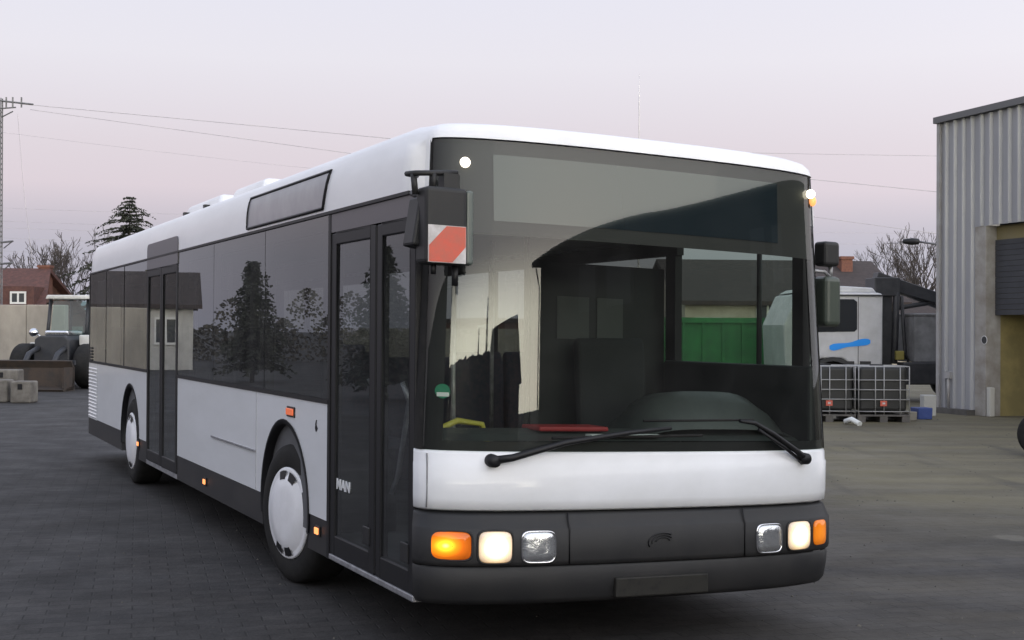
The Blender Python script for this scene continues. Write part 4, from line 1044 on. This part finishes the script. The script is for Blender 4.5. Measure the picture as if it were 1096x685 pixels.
def beam(m, a, b, h_, y0, y1):
    a, b = Vector(a), Vector(b); d_ = (b - a).normalized(); u_ = Vector((-d_.z, 0, d_.x))*h_/2
    pts = [(a + u_), (b + u_*.7), (b - u_*.7), (a - u_)]; m.prism([(p.x, p.z) for p in pts], lambda a_, b_, c: (a_, c, b_), y0, y1)
beam(m, (.1, 0, z0 + .02), (1.9, 0, z1 + .14), .36, .80, 1.2); beam(m, (.9, 0, z0 - .30), (2.6, 0, z1 - .35), .16, .9, 1.1); m.tube([(.55, .85, z0 - .7), (1.4, .9, z1 + .1)], .06, 8)
m.build('crane_boom', tdk, tk, bevel=.02)
m = MB(); m.tube([(.7, .55, 1.2), (.78, .5, 1.0), (.74, .5, .55)], .03, 6); m.tube([(.95, .5, 1.9), (1.02, .45, 1.3), (.98, .5, .8)], .025, 6); m.build('hydraulic_hose', rubber, tk)
m = MB(); m.box(.86, 1.9, .3, 1.9, .95, zat(338, D, 980)); m.box(.84, 1.92, .28, 1.92, zat(338, D, 980), zat(335, D, 980)); m.build('tool_box', mat('dull_grey', (.24, .24, .24), .7, c2=(.15, .15, .15), scale=3), tk, bevel=.02)
m = MB(); m.box(.42, .62, .3, .42, 1.0, 1.22); m.build('control_valve', mat('dull_yellow', (.25, .21, .05), .6), tk, bevel=.02)
m = MB(); m.box(1.95, 6.0, .05, 2.2, .95, 2.0); m.build('load_bed', tdk, tk, bevel=.02)

# ---- IBC containers
Di = 24.1
def ibc():
    t = empty('caged_tank', (0, 0, 0)); 
    m = MB(); m.box(-.44, .44, .03, .93, .20, 1.02); m.build('tank', mat('dark_tank', (.010, .011, .0105), .5, c2=(.020, .020, .019), scale=3), t, bevel=.06, seg=3)
    m = MB(); r = .011
    for z in (.20, .42, .60, .78, 1.03):
        for y in (0, .96): m.tube([(-.47, y, z), (.47, y, z)], r, 6)
        for x_ in (-.47, .47): m.tube([(x_, 0, z), (x_, .96, z)], r, 6)
    for x_ in (-.47, -.16, .0, .30, .47):
        for y in (0, .96): m.tube([(x_, y, .14), (x_, y, 1.03)], r, 6)
    for y in (.32, .64):
        for x_ in (-.47, .47): m.tube([(x_, y, .14), (x_, y, 1.03)], r, 6)
        m.tube([(-.47, y, 1.03), (.47, y, 1.03)], r, 6)
    m.build('cage', mat('cage_steel', (.34, .34, .34), .55, metal=.3), t)
    m = MB(); m.box(-.48, .48, -.01, .97, .11, .14)
    for x_ in (-.48, -.07, .34): m.box(x_, x_ + .14, 0, .96, .0, .11)
    m.build('pallet', mat('pallet_grey', (.13, .12, .11), .7, c2=(.08, .075, .07), scale=6), t)
    m = MB(); m.box(-.07, .05, -.018, -.012, .30, .40); m.m = 1; m.box(-.035, .015, -.022, -.0185, .335, .37); m.build('label_plate', [redpl, whitepl], t)
    m = MB(); m.lathe([(.13, 1.02), (.13, 1.06), (0, 1.06)], 14, 'z', (0, .48, 0)); m.build('lid', black, t)
    return t
i1 = ibc(); i1.location = (at(946.5, Di), Di, 0); i1.rotation_euler.z = R(1)
tag(i1, 'dark liquid tank in a steel cage nearest the metal hall, right one of the pair', 'tank', 'caged liquid tanks')
i2 = copy_tree(i1); i2.location = (at(889, Di), Di + .05, 0); i2.rotation_euler.z = R(-1)
tag(i2, 'dark liquid tank in a steel cage, partly hidden by the bus corner', 'tank', 'caged liquid tanks')
def clutter(name, px, d, w_, dp, h_, mt, label, cat, rz=0, z0=0):
    m = MB(); m.prism([(-w_/2*.92, 0), (w_/2*.92, 0), (w_/2, h_), (-w_/2, h_)], lambda a, b, c: (a, c, b), 0, dp)
    return tag(m.build(name, mt, bevel=.015, loc=(at(px, d), d, z0), rot=(0, 0, rz)), label, cat)
clutter('storage_crate', 991, 25.0, .30, .35, .22, mat('blue_plastic', (.03, .06, .22), .5), 'small blue plastic crate on the ground beside the hall wall', 'crate', R(8))
clutter('stone_block', 977.5, 24.6, .20, .2, .17, concrete, 'small pale stone lying next to the blue crate', 'stone', R(20))
clutter('paint_bucket', 996, 25.9, .26, .26, .42, mat('bucket_pale', (.40, .40, .38), .6), 'pale upright bucket behind the blue crate at the hall corner', 'bucket')
m = MB(); m.tube([(at(905, 23.5), 23.5, .05), (at(912, 23.4), 23.4, .10), (at(921, 23.2), 23.2, .03)], .05, 8); tag(m.build('plastic_scrap', paperm), 'scrap of white plastic in front of the caged tanks', 'scrap')

# ---- metal hall
HD = Vector((.33, -.944, 0)).normalized(); H0 = Vector((8.96, 27.36, 0)); HN = Vector((-HD.y, HD.x, 0))   # HN points to the yard? fixed below
if HN.x > 0: HN = -HN
hall = empty('metal_hall', H0, math.atan2(HD.y, HD.x))
tag(hall, 'grey corrugated metal hall with half open roller gate and yellow interior at the right edge', 'hall')
# local: x along the wall, y = left of x; yard side sign:
loc_n = Matrix.Rotation(-math.atan2(HD.y, HD.x), 3, 'Z') @ HN
YS = -1 if loc_n.y < 0 else 1
clad = mat('corrugated_sheet', (.36, .365, .38), .42, metal=.15, c2=(.31, .315, .33), scale=1.2, stretch=(1, 1, .25))
ZT, ZL = 6.04, 3.80; PX0 = 1.12; OP0 = 1.45; OP1 = 6.2; LEN = 9.5
def cladding(x0, x1, z0, z1):
    m = MB(); p = []; x = x0; per = .268
    while x < x1 - .01:
        for dx, dy in ((0, 0), (.170, 0), (.186, .062), (.222, .062), (.248, 0)):
            if x + dx < x1: p.append((x + dx, YS*dy))
        x += per
    p.append((x1, 0))
    m.grid([[(a, b, z0) for a, b in p], [(a, b, z1) for a, b in p]], False)
    return m
cladding(.03, PX0, .10, ZT).build('cladding', clad, hall, fix=False)
cladding(PX0, LEN, ZL, ZT).build('cladding', clad, hall, fix=False)
cladding(OP1 + .4, LEN, .10, ZL).build('cladding', clad, hall, fix=False)
flash = mat('flashing', (.34, .34, .35), .5, c2=(.28, .27, .26), scale=3); roofed = mat('roof_edge', (.12, .12, .125), .6)
m = MB(); m.box(-.03, .06, -.07, .07, 0, ZT); m.build('corner_trim', flash, hall)
m = MB(); m.box(-.06, LEN, -.14, .10, ZT, ZT + .13); m.box(-.06, LEN, -.10 if YS > 0 else -14, 14 if YS < 0 else .1, ZT + .0, ZT + .1) if False else None
m.build('roof_edge', roofed, hall)
m = MB(); IN = -YS
def ybox(m, x0, x1, ya, yb, z0, z1): m.box(x0, x1, min(ya, yb), max(ya, yb), z0, z1)
ybox(m, -.05, LEN, IN*.12, IN*14, ZT - .05, ZT + .08); m.build('roof', roofed, hall)
m = MB(); ybox(m, -.02, .02, IN*.08, IN*14, 0, ZT - .06); m.build('side_wall', clad, hall)
m = MB(); ybox(m, PX0 + .0, OP0, IN*-.015, IN*.35, 0, ZL - .002); pier = m.build('gate_post', mat('post_beige', (.34, .33, .31), .7, c2=(.22, .20, .175), scale=2), hall, bevel=.01)
m = MB(); ybox(m, OP1, OP1 + .4, IN*-.015, IN*.35, 0, ZL - .002); m.build('gate_post', MATS['post_beige'], hall, bevel=.01)
yell = mat('yellow_ochre_panel', (.20, .175, .10), .7, c2=(.22, .185, .09), scale=2); ochre = mat('inner_wall_ochre', (.20, .155, .060), .8, c2=(.15, .12, .05), scale=2)
m = MB(); ybox(m, OP0, OP1, IN*.25, IN*.30, ZL - .30, ZL); m.build('lintel_panel', yell, hall)
m = MB(); n = 14; zb_ = 2.02
for i in range(n):
    a = zb_ + (ZL - .28 - zb_)*i/n; b = zb_ + (ZL - .28 - zb_)*(i+1)/n - .006; ybox(m, OP0 + .02, OP1, IN*.20, IN*.24, a, b)
m.build('roller_gate', mat('gate_slate', (.042, .045, .052), .6, c2=(.036, .038, .045), scale=4), hall)
m = MB(); ybox(m, OP0 - .3, OP1 + .5, IN*3.3, IN*3.4, 0, ZL); m.build('inner_wall', ochre, hall)
m = MB(); ybox(m, OP0 + .03, LEN, IN*.30, IN*3.29, ZL, ZL + .1); m.build('inner_ceiling', tdk, hall)
m = MB(); ybox(m, OP0 - .9, OP0 - .02, IN*.36, IN*3.29, 0, ZL); m.build('inner_side', mat('inner_ochre', (.28, .23, .09), .8, c2=(.20, .165, .07), scale=2), hall)
m = MB()
for z in (1.15, 1.62): ybox(m, OP0, OP1, IN*3.2, IN*3.28, z, z + .07)
m.tube([(OP0 + .2, IN*3.1, .75), (OP0 + 1.7, IN*3.1, 1.75)], .06, 8); m.tube([(OP0 + .1, IN*2.6, 1.0), (OP0 + .8, IN*2.4, .1)], .025, 6); m.tube([(OP0 + .35, IN*2.8, .95), (OP0 + 1.0, IN*2.5, .05)], .025, 6)
m.build('inner_frame', tdk, hall)
m = MB(); ybox(m, OP0 + .9, OP1, IN*2.0, IN*3.0, 0, .55); m.build('inner_bench', tdk, hall, bevel=.02)
m = MB(); ybox(m, .06, PX0 + .02, IN*-.22, IN*.05, 0, .11); m.build('plinth', mat('plinth_dark', (.10, .095, .09), .8, c2=(.07, .065, .06), scale=5), hall)
m = MB(); m.tube([(.42, YS*.10, .1), (.42, YS*.10, .78)], .03, 8); ybox(m, .34, .50, YS*.05, YS*.14, .72, .86); m.build('stand_pipe', flash, hall)
m = MB(); c = (PX0 + .30, YS*.022, 1.52); m.lathe([(.085, -.004), (.085, .004)], 24, 'y', c); sg = m.build('round_sign', lettw, hall)
m = MB(); m.lathe([(.066, -.0055), (.076, -.0055), (.076, .0055), (.066, .0055)], 24, 'y', c); m.box(c[0] - .03, c[0] + .0, c[1] - .006, c[1] + .006, 1.535, 1.55); m.box(c[0] + .01, c[0] + .035, c[1] - .006, c[1] + .006, 1.48, 1.55); m.build('sign_mark', tdk, sg)
m = MB(); ybox(m, OP0 + .03, OP0 + .14, YS*.02, IN*.1, 0, .58); m.build('guide_post', mat('guard_pale', (.45, .44, .40), .6), hall, bevel=.015)
# ---- tyre at the right edge
m = MB(); m.lathe([(.17, -.09), (.22, -.10), (.27, -.10), (.305, -.075), (.31, 0), (.305, .075), (.27, .10), (.22, .10), (.17, .09)], 32, 'y')
ty = empty('spare_wheel', (at(1090.5, 17.6) + .31, 17.6, 0), R(-25)); tag(ty, 'black car wheel standing upright, cut off by the right edge of the picture', 'wheel')
o = m.build('tyre', rubber, ty, loc=(0, 0, .30))
m = MB(); m.lathe([(.18, -.08), (.17, -.02), (.07, -.04), (0, -.04)], 20, 'y'); m.build('rim', alu, ty, loc=(0, 0, .30))

# ================================================================== surroundings outside the frame, mirrored in the bus glass, with added blockers of the low glow
t = empty('workshop_building', (15.2, -10.8, 0)); tag(t, 'dark boarded workshop with wide eaves behind the photographer, mirrored in the bus windscreen', 'workshop')
m = MB(); m.box(0, 9, 0, 23, 0, 4.52); m.build('wall', mat('workshop_boards', (.040, .035, .032), .9, c2=(.026, .023, .022), scale=6, stretch=(1, .2, 3)), t)
for k in range(9):
    m = MB(); m.box(-.025, 0, 0, 23, .45 + k*.47, .48 + k*.47); m.build('board_joint', black, t)
m = MB(); m.prism([(-.62, 4.48), (-.62, 4.60), (4.5, 4.86), (9.6, 4.60), (9.6, 4.48), (4.5, 4.7)], lambda a, b, c: (a, c, b), -.6, 23.5); rf = m.build('roof', darkroof, t)
m = MB(); m.tube([(-.68, -.6, 4.54), (-.68, 23.5, 4.50)], .065, 8); m.build('gutter', tdk, rf)
m = MB(); m.tube([(-.66, -.1, 4.5), (-.3, -.1, 4.2), (-.08, -.1, 4.0), (-.08, -.1, .1)], .05, 8); m.build('downpipe', alu, t)
for y in (4.95, 6.95, 14, 16):
    m = MB(); m.box(-.06, 0, y - .78, y + .78, 2.98, 4.12); wn = m.build('window', black, t); m = MB(); m.box(-.08, -.06, y - .62, y + .62, 3.08, 4.02); m.build('pane', mat('workshop_pane', (.14, .15, .16), .3), wn)
m = MB(); m.box(-.05, 0, 9.0, 12.0, 0, 2.6); m.build('door', tdk, t)
house((21.5, -30, 0), R(60), 7, 4.6, 2.6, 4.6, redbrick, darkroof, [('f', 0, 1, 1, 1.3)], 'gabled brick house behind the photographer, mirrored in the windscreen')
conifer((16.5, -31, 0), 5.9, 1.5, 'narrow conifer behind the photographer, mirrored in the windscreen', 51, ragged=.3)
conifer((14.0, -33, 0), 4.9, 1.3, 'shorter narrow conifer behind the photographer, mirrored in the windscreen', 53, ragged=.3)
m = MB()
for i in range(28): m.box(-12 + i*1.4, -12 + i*1.4 + 1.36, -36.1, -36, 0, 4.1 + random.uniform(-.06, .06))
tag(m.build('glow_block_fence', MATS['workshop_boards']), 'unseen dark fence behind the photographer, added to block low sky glow in the windscreen', 'fence')  # added out of view, cuts the low glow mirrored in the windscreen
rh = random.Random(77); m = MB()
for i in range(46):
    f_ = i/45; bx_, by_ = -27 - 33*f_, 74 - 44*f_; hh = rh.uniform(1.6, 4.2)*(1.25 if i % 7 == 0 else 1); ww = rh.uniform(.8, 1.7)
    for k in range(420):
        z_ = rh.random()**.8*hh; rr_ = ww*(1 - (z_/hh)**2)**.5*rh.random()**.4; a_ = rh.uniform(0, 6.28); q = Vector((bx_ + rr_*math.cos(a_), by_ + rr_*math.sin(a_), z_)); e_ = .05 + .06*rh.random()
        u_ = Vector((rh.uniform(-1, 1), rh.uniform(-1, 1), rh.uniform(-1, 1))).normalized()*e_; v_ = u_.orthogonal().normalized()*e_
        m.face([m.vert(x_) for x_ in (q - u_, q + v_, q + u_, q - v_)])
tag(m.build('hedge', mat('hedge_leaves', (.11, .10, .085), .9, c2=(.06, .056, .05), scale=1.2, spec=.1), fix=False), 'bare brown hedgerow left of the picture, mirrored in the bus windows', 'hedge', kind='stuff')
t = empty('glow_block_shed', (-30, -26, 0)); tag(t, 'unseen long dark shed behind the photographer, added to darken the left windscreen corner', 'shed')  # added out of view, keeps sky glow off the windscreen corner
m = MB(); m.box(-26, 26, -8, 0, 0, 6.2); m.build('wall', MATS['workshop_boards'], t); m = MB(); m.box(-26.3, 26.3, -8.3, .4, 6.2, 6.45); m.build('roof', darkroof, t)
for x_ in (-18, -6, 6, 18):
    m = MB(); m.box(x_ - 1.6, x_ + 1.6, .0, .06, 0, 3.6); m.build('door', tdk, t)
house((-33, 60, 0), R(32), 5.5, 7, 2.2, 4.3, plaster, redroof, [('f', -1.2, .9, 1, 1.1), ('f', 1.2, .9, 1, 1.1)], 'cream house with red roof left of the picture, mirrored in the bus windows')
house((-28.5, 48, 0), R(36), 4, 5, 2.6, 3.8, plasterw, darkroof, [('f', -.9, 1, .9, 1.1), ('f', .9, 1, .9, 1.1)], 'white house left of the picture, mirrored beside the middle bus door')
conifer((-23.0, 34.4, 0), 3.9, 2.1, 'broad conifer left of the picture, mirrored in the long bus window', 41, ragged=.4)
conifer((-18, 23.8, 0), 3.7, 2.2, 'slim conifer left of the picture, mirrored in the bus door glass', 43, ragged=.4)
m = MB(); m.box(-40, -33, 30, 30.3, 0, 2.0); m.x = None
tag(m.build('boundary_wall', sandw), 'low sand coloured wall left of the picture, mirrored in the bus windows', 'wall')
